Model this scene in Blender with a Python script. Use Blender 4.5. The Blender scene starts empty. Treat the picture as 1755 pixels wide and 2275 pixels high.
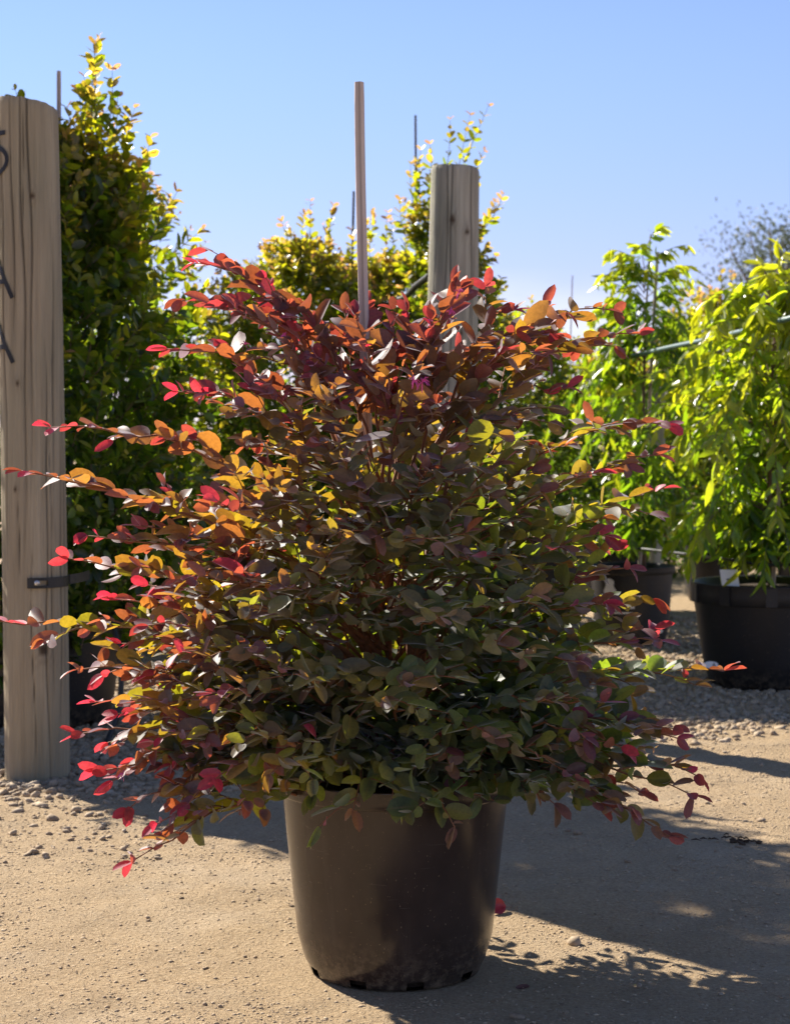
import bpy, math, random
import numpy as np
from mathutils import Vector, Matrix

R = math.radians
rng = np.random.default_rng(7)
random.seed(7)

# ------------------------------------------------------------------ camera
scene = bpy.context.scene
F = 4200.0                      # focal length in photograph pixels
CX, HY = 877.5, 950.0           # image centre column, horizon row of the photograph
CAMH = 1.0
cam_d = bpy.data.cameras.new("camera")
cam = bpy.data.objects.new("camera", cam_d)
scene.collection.objects.link(cam)
cam.location = (0, 0, CAMH)
cam.rotation_euler = (R(90), 0, 0)
cam_d.sensor_fit = 'VERTICAL'
cam_d.sensor_height = 36.0
cam_d.lens = F / 2275.0 * 36.0
cam_d.shift_y = -(1137.5 - HY) / 2275.0
cam_d.clip_start = 0.1
cam_d.clip_end = 3000
cam_d.dof.use_dof = True
cam_d.dof.focus_distance = 3.42
cam_d.dof.aperture_fstop = 9.0
scene.camera = cam

# ------------------------------------------------------------------ sky + sun
SUN_EL, SUN_AZ = R(36), R(-42)          # azimuth measured from +Y towards +X
world = bpy.data.worlds.new("World")
scene.world = world
world.use_nodes = True
nt = world.node_tree
nt.nodes.clear()
wo = nt.nodes.new("ShaderNodeOutputWorld")
bg = nt.nodes.new("ShaderNodeBackground")
sky = nt.nodes.new("ShaderNodeTexSky")
sky.sky_type = 'NISHITA'
sky.sun_disc = False
sky.sun_elevation = SUN_EL
sky.sun_rotation = SUN_AZ
sky.altitude = 0
sky.air_density = 1.0
sky.dust_density = 0.0
sky.ozone_density = 3.0
tint = nt.nodes.new("ShaderNodeMix"); tint.data_type = 'RGBA'; tint.blend_type = 'MULTIPLY'
tint.inputs[0].default_value = 1.0
tint.inputs[7].default_value = (1.02, 0.95, 1.12, 1)
# low fair-weather cloud hugging the horizon all round
tc = nt.nodes.new("ShaderNodeTexCoord")
sep = nt.nodes.new("ShaderNodeSeparateXYZ")
mapn = nt.nodes.new("ShaderNodeMapping"); mapn.inputs['Scale'].default_value = (1, 1, 3.0)
noi = nt.nodes.new("ShaderNodeTexNoise"); noi.inputs['Scale'].default_value = 9; noi.inputs['Detail'].default_value = 6
mr = nt.nodes.new("ShaderNodeMapRange"); mr.inputs['From Min'].default_value = 0.085; mr.inputs['From Max'].default_value = 0.03
cr = nt.nodes.new("ShaderNodeMapRange"); cr.inputs['From Min'].default_value = 0.42; cr.inputs['From Max'].default_value = 0.62
cm = nt.nodes.new("ShaderNodeMath"); cm.operation = 'MULTIPLY'
cmix = nt.nodes.new("ShaderNodeMix"); cmix.data_type = 'RGBA'
cmix.inputs[7].default_value = (8.0, 8.3, 8.8, 1)
L = nt.links.new
L(sky.outputs[0], tint.inputs[6])
L(tc.outputs['Generated'], sep.inputs[0])
L(tc.outputs['Generated'], mapn.inputs[0]); L(mapn.outputs[0], noi.inputs['Vector'])
L(sep.outputs['Z'], mr.inputs['Value']); L(noi.outputs['Fac'], cr.inputs['Value'])
L(mr.outputs[0], cm.inputs[0]); L(cr.outputs[0], cm.inputs[1])
L(cm.outputs[0], cmix.inputs[0])
# the air near the horizon is a touch deeper than the model's, all the way round
hz = nt.nodes.new("ShaderNodeMapRange"); hz.inputs['From Min'].default_value = 0.02; hz.inputs['From Max'].default_value = 0.22
hz.interpolation_type = 'SMOOTHSTEP'
hmix = nt.nodes.new("ShaderNodeMix"); hmix.data_type = 'RGBA'
hmix.inputs[6].default_value = (0.80, 0.74, 0.95, 1); hmix.inputs[7].default_value = (1, 1, 1, 1)
hmul = nt.nodes.new("ShaderNodeMix"); hmul.data_type = 'RGBA'; hmul.blend_type = 'MULTIPLY'; hmul.inputs[0].default_value = 1.0
L(sep.outputs['Z'], hz.inputs['Value']); L(hz.outputs[0], hmix.inputs[0])
L(tint.outputs[2], hmul.inputs[6]); L(hmix.outputs[2], hmul.inputs[7]); L(hmul.outputs[2], cmix.inputs[6])
L(cmix.outputs[2], bg.inputs[0])
bg.inputs[1].default_value = 0.060
L(bg.outputs[0], wo.inputs[0])

SUND = Vector((math.sin(SUN_AZ) * math.cos(SUN_EL), math.cos(SUN_AZ) * math.cos(SUN_EL), math.sin(SUN_EL)))
sl = bpy.data.lights.new("sun", 'SUN')
sl.energy = 5.0
sl.angle = R(0.53)
sl.color = (1.0, 0.93, 0.82)
so = bpy.data.objects.new("sun", sl)
scene.collection.objects.link(so)
so.rotation_euler = SUND.to_track_quat('Z', 'Y').to_euler()
so.location = (-3, 4, 5)

vs = scene.view_settings
vs.view_transform = 'Standard'
vs.look = 'None'
vs.exposure = 1.16
vs.gamma = 1.0
vs.use_curve_mapping = False
scene.cycles.max_bounces = 10
scene.cycles.diffuse_bounces = 4
scene.cycles.transmission_bounces = 6
scene.cycles.transparent_max_bounces = 8

COL = scene.collection


def P(px, py, d):
    return np.array([(px - CX) / F * d, d, CAMH - (py - HY) / F * d])


# ------------------------------------------------------------------ helpers
def link(o, parent=None, loc=None):
    COL.objects.link(o)
    if parent is not None:
        o.parent = parent
    if loc is not None:
        o.location = loc
    return o


def thing(name, label, cat, loc=(0, 0, 0), group=None):
    o = bpy.data.objects.new(name, None)
    o.empty_display_size = 0.05
    COL.objects.link(o)
    o.location = tuple(float(v) for v in loc)
    o["label"] = label
    o["category"] = cat
    if group:
        o["group"] = group
    return o


def tag(o, label, cat, group=None):
    o["label"] = label
    o["category"] = cat
    if group:
        o["group"] = group
    return o


def mesh_np(name, verts, faces, mat, parent=None, origin=(0, 0, 0), smooth=True, ld=None, kind=None, attr="ld"):
    """verts in world space; origin = world location of the object"""
    verts = np.asarray(verts, dtype=np.float64)
    origin = np.asarray(origin, dtype=np.float64)
    me = bpy.data.meshes.new(name)
    v = (verts - origin).astype(np.float32)
    if isinstance(faces, np.ndarray):
        nf, k = faces.shape
        me.vertices.add(len(v)); me.vertices.foreach_set("co", v.ravel())
        me.loops.add(nf * k); me.loops.foreach_set("vertex_index", faces.astype(np.int32).ravel())
        me.polygons.add(nf)
        me.polygons.foreach_set("loop_start", np.arange(0, nf * k, k, dtype=np.int32))
        me.update(calc_edges=True)
    else:
        me.from_pydata(v.tolist(), [], [tuple(f) for f in faces])
    if smooth:
        me.polygons.foreach_set("use_smooth", np.ones(len(me.polygons), dtype=bool))
    if ld is not None:
        a = me.attributes.new(attr, 'FLOAT_VECTOR', 'POINT')
        a.data.foreach_set("vector", np.asarray(ld, dtype=np.float32).ravel())
    me.materials.append(mat)
    me.validate(clean_customdata=False)
    o = bpy.data.objects.new(name, me)
    COL.objects.link(o)
    if parent is not None:
        o.parent = parent
        pl = np.zeros(3)
        q = parent
        while q is not None:
            pl += np.array(q.location); q = q.parent
        o.location = tuple(origin - pl)
    else:
        o.location = tuple(origin)
    if kind:
        o["kind"] = kind
    return o


def tube(pts, rad, sides=6, cap=True):
    pts = np.asarray(pts, float)
    n = len(pts)
    rad = np.broadcast_to(np.asarray(rad, float), (n,))
    tan = np.gradient(pts, axis=0)
    tan /= np.linalg.norm(tan, axis=1)[:, None] + 1e-12
    up = np.array([0, 0, 1.0])
    if abs(tan[0] @ up) > 0.9:
        up = np.array([1.0, 0, 0])
    V = []
    for i in range(n):
        a = np.cross(tan[i], up); a /= np.linalg.norm(a) + 1e-12
        b = np.cross(a, tan[i])
        th = np.arange(sides) / sides * 2 * np.pi
        V.append(pts[i] + rad[i] * (np.cos(th)[:, None] * a + np.sin(th)[:, None] * b))
    V = np.concatenate(V)
    Fc = []
    for i in range(n - 1):
        for j in range(sides):
            k = (j + 1) % sides
            Fc.append((i * sides + j, i * sides + k, (i + 1) * sides + k, (i + 1) * sides + j))
    if cap:
        Fc.append(tuple(range(sides - 1, -1, -1)))
        Fc.append(tuple((n - 1) * sides + j for j in range(sides)))
    return V, Fc


class Acc:
    def __init__(s):
        s.v = []; s.f = []; s.n = 0

    def add(s, v, f):
        s.v.append(np.asarray(v, float)); s.f += [tuple(int(i) + s.n for i in q) for q in f]; s.n += len(v)

    def build(s, name, mat, parent=None, origin=(0, 0, 0), smooth=True, kind=None):
        return mesh_np(name, np.concatenate(s.v), s.f, mat, parent, origin, smooth, kind=kind)


def box(c, h, rot=0.0):
    c = np.asarray(c, float); h = np.asarray(h, float)
    v = np.array([[x, y, z] for x in (-1, 1) for y in (-1, 1) for z in (-1, 1)], float) * h
    ca, sa = math.cos(rot), math.sin(rot)
    v = np.stack([v[:, 0] * ca - v[:, 1] * sa, v[:, 0] * sa + v[:, 1] * ca, v[:, 2]], 1) + c
    f = [(0, 1, 3, 2), (4, 6, 7, 5), (0, 4, 5, 1), (2, 3, 7, 6), (0, 2, 6, 4), (1, 5, 7, 3)]
    return v, f


def lathe(profile, seg, centre, skip=None):
    """profile list of (r,z); skip(i_ring, j_seg) -> True leaves a hole"""
    V = []; Fc = []
    th = np.arange(seg) / seg * 2 * np.pi
    for r, z in profile:
        V.append(np.stack([centre[0] + r * np.cos(th), centre[1] + r * np.sin(th), np.full(seg, centre[2] + z)], 1))
    for i in range(len(profile) - 1):
        for j in range(seg):
            if skip and skip(i, j):
                continue
            k = (j + 1) % seg
            Fc.append((i * seg + j, i * seg + k, (i + 1) * seg + k, (i + 1) * seg + j))
    return np.concatenate(V), Fc


def vnoise(x, y, seed=0):
    """2-D value noise, vectorised"""
    xi = np.floor(x).astype(int); yi = np.floor(y).astype(int)
    xf = x - xi; yf = y - yi
    xf = xf * xf * (3 - 2 * xf); yf = yf * yf * (3 - 2 * yf)

    def h(a, b):
        n = (a * 374761393 + b * 668265263 + seed * 1442695041) & 0x7fffffff
        n = ((n ^ (n >> 13)) * 1274126177) & 0x7fffffff
        return ((n ^ (n >> 16)) & 0xffff) / 65535.0
    return (h(xi, yi) * (1 - xf) + h(xi + 1, yi) * xf) * (1 - yf) + (h(xi, yi + 1) * (1 - xf) + h(xi + 1, yi + 1) * xf) * yf


def nrm(a):
    return a / (np.linalg.norm(a, axis=-1, keepdims=True) + 1e-12)


# ------------------------------------------------------------------ materials
def new_mat(name):
    m = bpy.data.materials.new(name)
    m.use_nodes = True
    t = m.node_tree
    t.nodes.clear()
    out = t.nodes.new("ShaderNodeOutputMaterial")
    return m, t, out


def N(t, typ, **kw):
    n = t.nodes.new(typ)
    for k, v in kw.items():
        setattr(n, k, v)
    return n


def ramp(t, fac, stops, interp='LINEAR'):
    r = t.nodes.new("ShaderNodeValToRGB")
    r.color_ramp.interpolation = interp
    e = r.color_ramp.elements
    while len(e) > 1:
        e.remove(e[-1])
    e[0].position = stops[0][0]; e[0].color = (*stops[0][1], 1)
    for p, c in stops[1:]:
        q = e.new(p); q.color = (*c, 1)
    t.links.new(fac, r.inputs[0])
    return r.outputs[0]


def mixc(t, fac, a, b, blend='MIX'):
    m = t.nodes.new("ShaderNodeMix"); m.data_type = 'RGBA'; m.blend_type = blend
    for sock, val in ((0, fac), (6, a), (7, b)):
        if hasattr(val, 'is_linked') or hasattr(val, 'node'):
            t.links.new(val, m.inputs[sock])
        elif sock == 0:
            m.inputs[0].default_value = val
        else:
            m.inputs[sock].default_value = (*val, 1)
    return m.outputs[2]


def noise(t, scale, detail=4, rough=0.55, vec=None, dist=0.0):
    n = t.nodes.new("ShaderNodeTexNoise")
    n.inputs['Scale'].default_value = scale
    n.inputs['Detail'].default_value = detail
    n.inputs['Roughness'].default_value = rough
    n.inputs['Distortion'].default_value = dist
    if vec is not None:
        t.links.new(vec, n.inputs['Vector'])
    return n.outputs['Fac']


def coords(t, scale=(1, 1, 1)):
    c = t.nodes.new("ShaderNodeTexCoord")
    m = t.nodes.new("ShaderNodeMapping")
    m.inputs['Scale'].default_value = scale
    t.links.new(c.outputs['Object'], m.inputs[0])
    return m.outputs[0]


def math_n(t, op, a, b=None, clamp=False):
    m = t.nodes.new("ShaderNodeMath"); m.operation = op; m.use_clamp = clamp
    for i, v in enumerate((a, b)):
        if v is None:
            continue
        if hasattr(v, 'node'):
            t.links.new(v, m.inputs[i])
        else:
            m.inputs[i].default_value = v
    return m.outputs[0]


def bump(t, h, strength=0.3, dist=0.01):
    b = t.nodes.new("ShaderNodeBump")
    b.inputs['Strength'].default_value = strength
    b.inputs['Distance'].default_value = dist
    t.links.new(h, b.inputs['Height'])
    return b.outputs[0]


def leaf_mat(name, refl, trans, tmix, rough, spec=0.5, sheen=0.0, sheen_col=(1, 1, 1)):
    m, t, out = new_mat(name)
    at = N(t, "ShaderNodeAttribute", attribute_name="ld")
    sp = t.nodes.new("ShaderNodeSeparateXYZ")
    t.links.new(at.outputs['Vector'], sp.inputs[0])
    age, rnd, across = sp.outputs[0], sp.outputs[1], sp.outputs[2]
    c_r = ramp(t, age, refl)
    c_t = ramp(t, age, trans)
    # individual leaves differ in depth of colour
    val = N(t, "ShaderNodeMapRange"); t.links.new(rnd, val.inputs[0])
    val.inputs['To Min'].default_value = 0.65; val.inputs['To Max'].default_value = 1.3
    hs = N(t, "ShaderNodeHueSaturation"); t.links.new(c_r, hs.inputs['Color']); t.links.new(val.outputs[0], hs.inputs['Value'])
    hs2 = N(t, "ShaderNodeHueSaturation"); t.links.new(c_t, hs2.inputs['Color']); t.links.new(val.outputs[0], hs2.inputs['Value'])
    # mottling and pale midrib
    nz = noise(t, 180, 3, 0.6, coords(t))
    mot = N(t, "ShaderNodeMapRange"); t.links.new(nz, mot.inputs[0])
    mot.inputs['From Min'].default_value = 0.3; mot.inputs['From Max'].default_value = 0.7
    mot.inputs['To Min'].default_value = 0.8; mot.inputs['To Max'].default_value = 1.15
    mv = N(t, "ShaderNodeCombineColor")
    for i in range(3):
        t.links.new(mot.outputs[0], mv.inputs[i])
    cr2 = mixc(t, 1.0, hs.outputs[0], mv.outputs[0], 'MULTIPLY')
    ct2 = mixc(t, 1.0, hs2.outputs[0], mv.outputs[0], 'MULTIPLY')
    ab = math_n(t, 'ABSOLUTE', across)
    rib = N(t, "ShaderNodeMapRange"); t.links.new(ab, rib.inputs[0])
    rib.inputs['From Min'].default_value = 0.0; rib.inputs['From Max'].default_value = 0.16
    rib.inputs['To Min'].default_value = 0.55; rib.inputs['To Max'].default_value = 0.0
    cr3 = mixc(t, rib.outputs[0], cr2, (0.22, 0.13, 0.07))
    pr = N(t, "ShaderNodeBsdfPrincipled")
    t.links.new(cr3, pr.inputs['Base Color'])
    pr.inputs['Roughness'].default_value = rough
    pr.inputs['Specular IOR Level'].default_value = spec
    pr.inputs['Sheen Weight'].default_value = sheen
    pr.inputs['Sheen Roughness'].default_value = 0.4
    pr.inputs['Sheen Tint'].default_value = (*sheen_col, 1)
    bn = bump(t, noise(t, 420, 2, 0.5, coords(t)), 0.25, 0.001)
    t.links.new(bn, pr.inputs['Normal'])
    tr = N(t, "ShaderNodeBsdfTranslucent")
    t.links.new(ct2, tr.inputs['Color'])
    mx = N(t, "ShaderNodeMixShader"); mx.inputs[0].default_value = tmix
    t.links.new(pr.outputs[0], mx.inputs[1]); t.links.new(tr.outputs[0], mx.inputs[2])
    t.links.new(mx.outputs[0], out.inputs[0])
    return m


M = {}
M['red_leaf'] = leaf_mat('red_shrub_leaf',
    [(0.0, (0.045, 0.075, 0.040)), (0.30, (0.085, 0.09, 0.062)), (0.5, (0.125, 0.09, 0.09)), (0.72, (0.135, 0.075, 0.095)), (0.88, (0.20, 0.05, 0.085)), (1.0, (0.42, 0.04, 0.09))],
    [(0.0, (0.30, 0.42, 0.02)), (0.2, (0.46, 0.44, 0.018)), (0.40, (0.56, 0.30, 0.02)), (0.6, (0.50, 0.145, 0.03)), (0.8, (0.52, 0.075, 0.04)), (1.0, (0.85, 0.045, 0.085))],
    0.48, 0.52, 0.6, 0.7, (0.95, 0.92, 1.0))
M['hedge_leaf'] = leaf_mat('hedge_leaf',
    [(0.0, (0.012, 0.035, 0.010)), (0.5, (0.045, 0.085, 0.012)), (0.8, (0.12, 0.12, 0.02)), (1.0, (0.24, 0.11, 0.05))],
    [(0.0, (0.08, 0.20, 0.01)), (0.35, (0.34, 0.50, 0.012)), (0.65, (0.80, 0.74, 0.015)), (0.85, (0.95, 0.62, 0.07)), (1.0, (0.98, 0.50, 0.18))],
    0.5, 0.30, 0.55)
M['weep_leaf'] = leaf_mat('weeping_leaf',
    [(0.0, (0.025, 0.07, 0.015)), (0.5, (0.075, 0.15, 0.02)), (1.0, (0.22, 0.25, 0.025))],
    [(0.0, (0.14, 0.34, 0.01)), (0.5, (0.46, 0.68, 0.015)), (1.0, (0.88, 0.88, 0.02))],
    0.5, 0.27, 0.55)
M['gum_leaf'] = leaf_mat('gum_leaf',
    [(0.0, (0.05, 0.07, 0.045)), (1.0, (0.10, 0.12, 0.08))],
    [(0.0, (0.10, 0.14, 0.06)), (1.0, (0.18, 0.2, 0.09))], 0.3, 0.45, 0.4)


def bark_mat(name, c1, c2, scale=40, rough=0.75):
    m, t, out = new_mat(name)
    c = ramp(t, noise(t, scale, 5, 0.6, coords(t, (1, 1, 0.35))), [(0.3, c1), (0.7, c2)])
    p = N(t, "ShaderNodeBsdfPrincipled"); p.inputs['Roughness'].default_value = rough
    t.links.new(c, p.inputs['Base Color'])
    t.links.new(bump(t, noise(t, scale * 4, 4, 0.6, coords(t, (1, 1, 0.3))), 0.4, 0.002), p.inputs['Normal'])
    t.links.new(p.outputs[0], out.inputs[0])
    return m


M['twig'] = bark_mat('shrub_bark', (0.16, 0.06, 0.028), (0.32, 0.14, 0.06), 60)
M['hedge_bark'] = bark_mat('hedge_bark', (0.10, 0.065, 0.04), (0.2, 0.13, 0.08), 50)
M['red_twig'] = bark_mat('young_red_stem', (0.20, 0.06, 0.05), (0.32, 0.12, 0.08), 50)


def post_mat(name, c_dark, c_light, grain=1.0, green=0.0):
    m, t, out = new_mat(name)
    at = N(t, "ShaderNodeAttribute", attribute_name="wood")
    sp = t.nodes.new("ShaderNodeSeparateXYZ"); t.links.new(at.outputs['Vector'], sp.inputs[0])
    crack, knot = sp.outputs[0], sp.outputs[1]
    wave = noise(t, 34 * grain, 6, 0.65, coords(t, (1, 1, 0.035)), 0.3)
    c = ramp(t, wave, [(0.28, c_dark), (0.52, tuple((a + b) / 2 for a, b in zip(c_dark, c_light))), (0.72, c_light)])
    big = noise(t, 3.0, 3, 0.5, coords(t, (1, 1, 0.5)))
    c = mixc(t, math_n(t, 'MULTIPLY', ramp(t, big, [(0.4, (0, 0, 0)), (0.65, (1, 1, 1))]), 0.30), c, tuple(v * 0.68 for v in c_dark))
    if green > 0:
        g2 = noise(t, 5.0, 3, 0.5, coords(t, (1.3, 1, 0.4)))
        c = mixc(t, math_n(t, 'MULTIPLY', ramp(t, g2, [(0.45, (0, 0, 0)), (0.7, (1, 1, 1))]), green), c, (0.20, 0.23, 0.15))
    c = mixc(t, knot, c, (0.075, 0.045, 0.025))
    fine = noise(t, 300, 3, 0.6, coords(t, (1, 1, 0.02)))
    c = mixc(t, math_n(t, 'MULTIPLY', ramp(t, fine, [(0.55, (0, 0, 0)), (0.75, (1, 1, 1))]), 0.35), c, tuple(v * 0.45 for v in c_dark))
    c = mixc(t, math_n(t, 'MULTIPLY', crack, 0.7), c, (0.035, 0.028, 0.022))
    p = N(t, "ShaderNodeBsdfPrincipled"); p.inputs['Roughness'].default_value = 0.85
    p.inputs['Specular IOR Level'].default_value = 0.25
    t.links.new(c, p.inputs['Base Color'])
    hh = math_n(t, 'ADD', math_n(t, 'MULTIPLY', wave, 0.7), math_n(t, 'MULTIPLY', fine, 0.5))
    t.links.new(bump(t, hh, 0.9, 0.007), p.inputs['Normal'])
    t.links.new(p.outputs[0], out.inputs[0])
    return m


M['post_a'] = post_mat('treated_pine_tan', (0.28, 0.225, 0.145), (0.49, 0.405, 0.27), 1.0, 0.25)
M['post_b'] = post_mat('treated_pine_grey', (0.24, 0.21, 0.165), (0.60, 0.56, 0.44), 1.1, 0.4)
M['stake'] = post_mat('hardwood_stake', (0.58, 0.45, 0.37), (0.76, 0.63, 0.54), 2.0)
M['stake_grey'] = post_mat('weathered_stake', (0.15, 0.12, 0.095), (0.27, 0.22, 0.17), 2.0)


def plain(name, col, rough=0.5, spec=0.5, var=0.15, scale=60, bs=0.1, metallic=0.0):
    m, t, out = new_mat(name)
    nz = noise(t, scale, 5, 0.6, coords(t))
    c = ramp(t, nz, [(0.3, tuple(v * (1 - var) for v in col)), (0.7, tuple(min(1, v * (1 + var)) for v in col))])
    p = N(t, "ShaderNodeBsdfPrincipled")
    p.inputs['Roughness'].default_value = rough
    p.inputs['Specular IOR Level'].default_value = spec
    p.inputs['Metallic'].default_value = metallic
    t.links.new(c, p.inputs['Base Color'])
    if bs > 0:
        t.links.new(bump(t, noise(t, scale * 6, 3, 0.6, coords(t)), bs, 0.001), p.inputs['Normal'])
    t.links.new(p.outputs[0], out.inputs[0])
    return m


def pot_mat(name, col, rough, dust=0.2):
    m, t, out = new_mat(name)
    base = ramp(t, noise(t, 14, 5, 0.6, coords(t)), [(0.3, tuple(v * 0.85 for v in col)), (0.7, tuple(v * 1.15 for v in col))])
    # dusty film and scattered specks of potting mix
    film = ramp(t, noise(t, 5, 6, 0.65, coords(t, (1, 1, 0.6))), [(0.42, (0, 0, 0)), (0.75, (1, 1, 1))])
    c = mixc(t, math_n(t, 'MULTIPLY', film, dust), base, (0.20, 0.155, 0.11))
    sp = ramp(t, noise(t, 330, 1, 0.5, coords(t, (1, 1, 0.55))), [(0.73, (0, 0, 0)), (0.78, (1, 1, 1))])
    c = mixc(t, math_n(t, 'MULTIPLY', sp, 0.7), c, (0.26, 0.19, 0.11))
    cz = N(t, "ShaderNodeSeparateXYZ"); t.links.new(coords(t), cz.inputs[0])
    low = N(t, "ShaderNodeMapRange"); t.links.new(cz.outputs[2], low.inputs[0])
    low.inputs['From Min'].default_value = 0.10; low.inputs['From Max'].default_value = 0.0
    spl = ramp(t, noise(t, 45, 6, 0.75, coords(t)), [(0.46, (0, 0, 0)), (0.66, (1, 1, 1))])
    c = mixc(t, math_n(t, 'MULTIPLY', math_n(t, 'MULTIPLY', spl, low.outputs[0]), 0.55), c, (0.30, 0.22, 0.14))
    drip = ramp(t, noise(t, 22, 4, 0.6, coords(t, (1, 1, 0.07))), [(0.55, (0, 0, 0)), (0.72, (1, 1, 1))])
    c = mixc(t, math_n(t, 'MULTIPLY', drip, dust * 1.6), c, (0.17, 0.135, 0.10))
    scr = ramp(t, noise(t, 60, 2, 0.5, coords(t, (0.35, 0.35, 3)), 1.5), [(0.70, (0, 0, 0)), (0.74, (1, 1, 1))])
    c = mixc(t, math_n(t, 'MULTIPLY', scr, 0.30), c, (0.14, 0.115, 0.095))
    p = N(t, "ShaderNodeBsdfPrincipled")
    rr = N(t, "ShaderNodeMapRange"); t.links.new(film, rr.inputs[0])
    rr.inputs['To Min'].default_value = rough; rr.inputs['To Max'].default_value = min(1, rough + 0.16)
    t.links.new(rr.outputs[0], p.inputs['Roughness'])
    t.links.new(c, p.inputs['Base Color'])
    t.links.new(bump(t, noise(t, 500, 3, 0.6, coords(t)), 0.07, 0.0006), p.inputs['Normal'])
    t.links.new(p.outputs[0], out.inputs[0])
    return m


M['pot_brown'] = pot_mat('brown_plastic', (0.038, 0.025, 0.019), 0.15, 0.08)
M['pot_black'] = pot_mat('black_plastic', (0.005, 0.005, 0.006), 0.45, 0.025)
M['black_plastic'] = plain('black_poly', (0.012, 0.012, 0.013), 0.45, 0.5, 0.2, 30)
M['black_paint'] = plain('black_letter_paint', (0.012, 0.012, 0.014), 0.6, 0.4, 0.3, 80)
M['hose'] = plain('dusty_black_hose', (0.03, 0.027, 0.024), 0.55, 0.5, 0.3, 30)
M['bluepipe'] = plain('blue_green_pipe', (0.10, 0.17, 0.18), 0.4, 0.5, 0.2, 20)
M['metal'] = plain('zinc_screw', (0.6, 0.6, 0.6), 0.35, 0.5, 0.1, 50, 0.05, 0.9)
M['white'] = plain('white_card', (0.75, 0.75, 0.74), 0.5, 0.5, 0.05, 30, 0.02)
M['print_white'] = plain('white_print', (0.55, 0.56, 0.57), 0.5, 0.5, 0.2, 200, 0.02)
M['print_grey'] = plain('grey_print', (0.28, 0.26, 0.24), 0.5, 0.5, 0.25, 200, 0.02)
M['soil'] = plain('potting_mix', (0.045, 0.03, 0.02), 0.95, 0.2, 0.6, 120, 1.0)
M['petal'] = plain('pink_petal', (0.75, 0.10, 0.32), 0.5, 0.3, 0.15, 100, 0.02)
M['fallen'] = plain('fallen_red_leaf', (0.42, 0.025, 0.03), 0.4, 0.5, 0.3, 100, 0.2)
M['fallen_dark'] = plain('dry_brown_leaf', (0.10, 0.035, 0.025), 0.6, 0.4, 0.3, 100, 0.2)
M['debris'] = plain('dark_litter', (0.085, 0.058, 0.038), 0.9, 0.2, 0.4, 100, 0.4)
M['tie_green'] = plain('green_tie', (0.0, 0.25, 0.15), 0.5)


def ground_mat():
    m, t, out = new_mat('sandy_ground')
    co = coords(t)
    a = noise(t, 1.3, 5, 0.55, co)
    c = ramp(t, a, [(0.3, (0.40, 0.280, 0.155)), (0.5, (0.46, 0.33, 0.19)), (0.7, (0.51, 0.38, 0.235))])
    g = noise(t, 130, 5, 0.7, co)
    c = mixc(t, 0.7, c, ramp(t, g, [(0.30, (0.20, 0.13, 0.065)), (0.42, (0.42, 0.295, 0.17)), (0.55, (0.51, 0.375, 0.225)), (0.72, (0.68, 0.54, 0.36))]))
    vor = N(t, "ShaderNodeTexVoronoi"); vor.inputs['Scale'].default_value = 95; t.links.new(co, vor.inputs['Vector'])
    bits = ramp(t, vor.outputs['Distance'], [(0.12, (1, 1, 1)), (0.26, (0, 0, 0))])
    sel = ramp(t, noise(t, 20, 3, 0.6, co), [(0.5, (0, 0, 0)), (0.62, (1, 1, 1))])
    bit_f = math_n(t, 'MULTIPLY', bits, sel)
    c = mixc(t, math_n(t, 'MULTIPLY', bit_f, 0.55), c, ramp(t, vor.outputs['Color'], [(0.2, (0.16, 0.115, 0.075)), (0.6, (0.40, 0.33, 0.25)), (0.9, (0.55, 0.50, 0.42))]))
    st = ramp(t, noise(t, 7.5, 6, 0.62, co, 0.4), [(0.42, (0, 0, 0)), (0.68, (1, 1, 1))])
    c = mixc(t, math_n(t, 'MULTIPLY', st, 0.28), c, (0.27, 0.20, 0.13))
    fin = ramp(t, noise(t, 3.2, 4, 0.6, co), [(0.5, (0, 0, 0)), (0.72, (1, 1, 1))])
    c = mixc(t, math_n(t, 'MULTIPLY', fin, 0.25), c, (0.60, 0.50, 0.37))
    dark = ramp(t, noise(t, 46, 3, 0.55, co), [(0.66, (0, 0, 0)), (0.74, (1, 1, 1))])
    c = mixc(t, math_n(t, 'MULTIPLY', dark, 0.45), c, (0.16, 0.105, 0.06))
    p = N(t, "ShaderNodeBsdfPrincipled"); p.inputs['Roughness'].default_value = 0.95
    p.inputs['Specular IOR Level'].default_value = 0.15
    t.links.new(c, p.inputs['Base Color'])
    h = math_n(t, 'ADD', math_n(t, 'MULTIPLY', g, 0.9), math_n(t, 'ADD', math_n(t, 'MULTIPLY', noise(t, 60, 6, 0.7, co), 0.6), math_n(t, 'MULTIPLY', bit_f, 0.5)))
    t.links.new(bump(t, h, 1.0, 0.012), p.inputs['Normal'])
    t.links.new(p.outputs[0], out.inputs[0])
    return m


M['ground'] = ground_mat()


def stone_mat(name, stops):
    m, t, out = new_mat(name)
    at = N(t, "ShaderNodeAttribute", attribute_name="ld")
    sp = t.nodes.new("ShaderNodeSeparateXYZ"); t.links.new(at.outputs['Vector'], sp.inputs[0])
    c = ramp(t, sp.outputs[0], stops)
    nz = noise(t, 150, 4, 0.6, coords(t))
    c = mixc(t, 0.5, c, ramp(t, nz, [(0.3, (0.25, 0.18, 0.11)), (0.7, (0.46, 0.36, 0.25))]))
    p = N(t, "ShaderNodeBsdfPrincipled"); p.inputs['Roughness'].default_value = 0.85
    p.inputs['Specular IOR Level'].default_value = 0.3
    t.links.new(c, p.inputs['Base Color'])
    t.links.new(bump(t, nz, 0.4, 0.003), p.inputs['Normal'])
    t.links.new(p.outputs[0], out.inputs[0])
    return m


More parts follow.
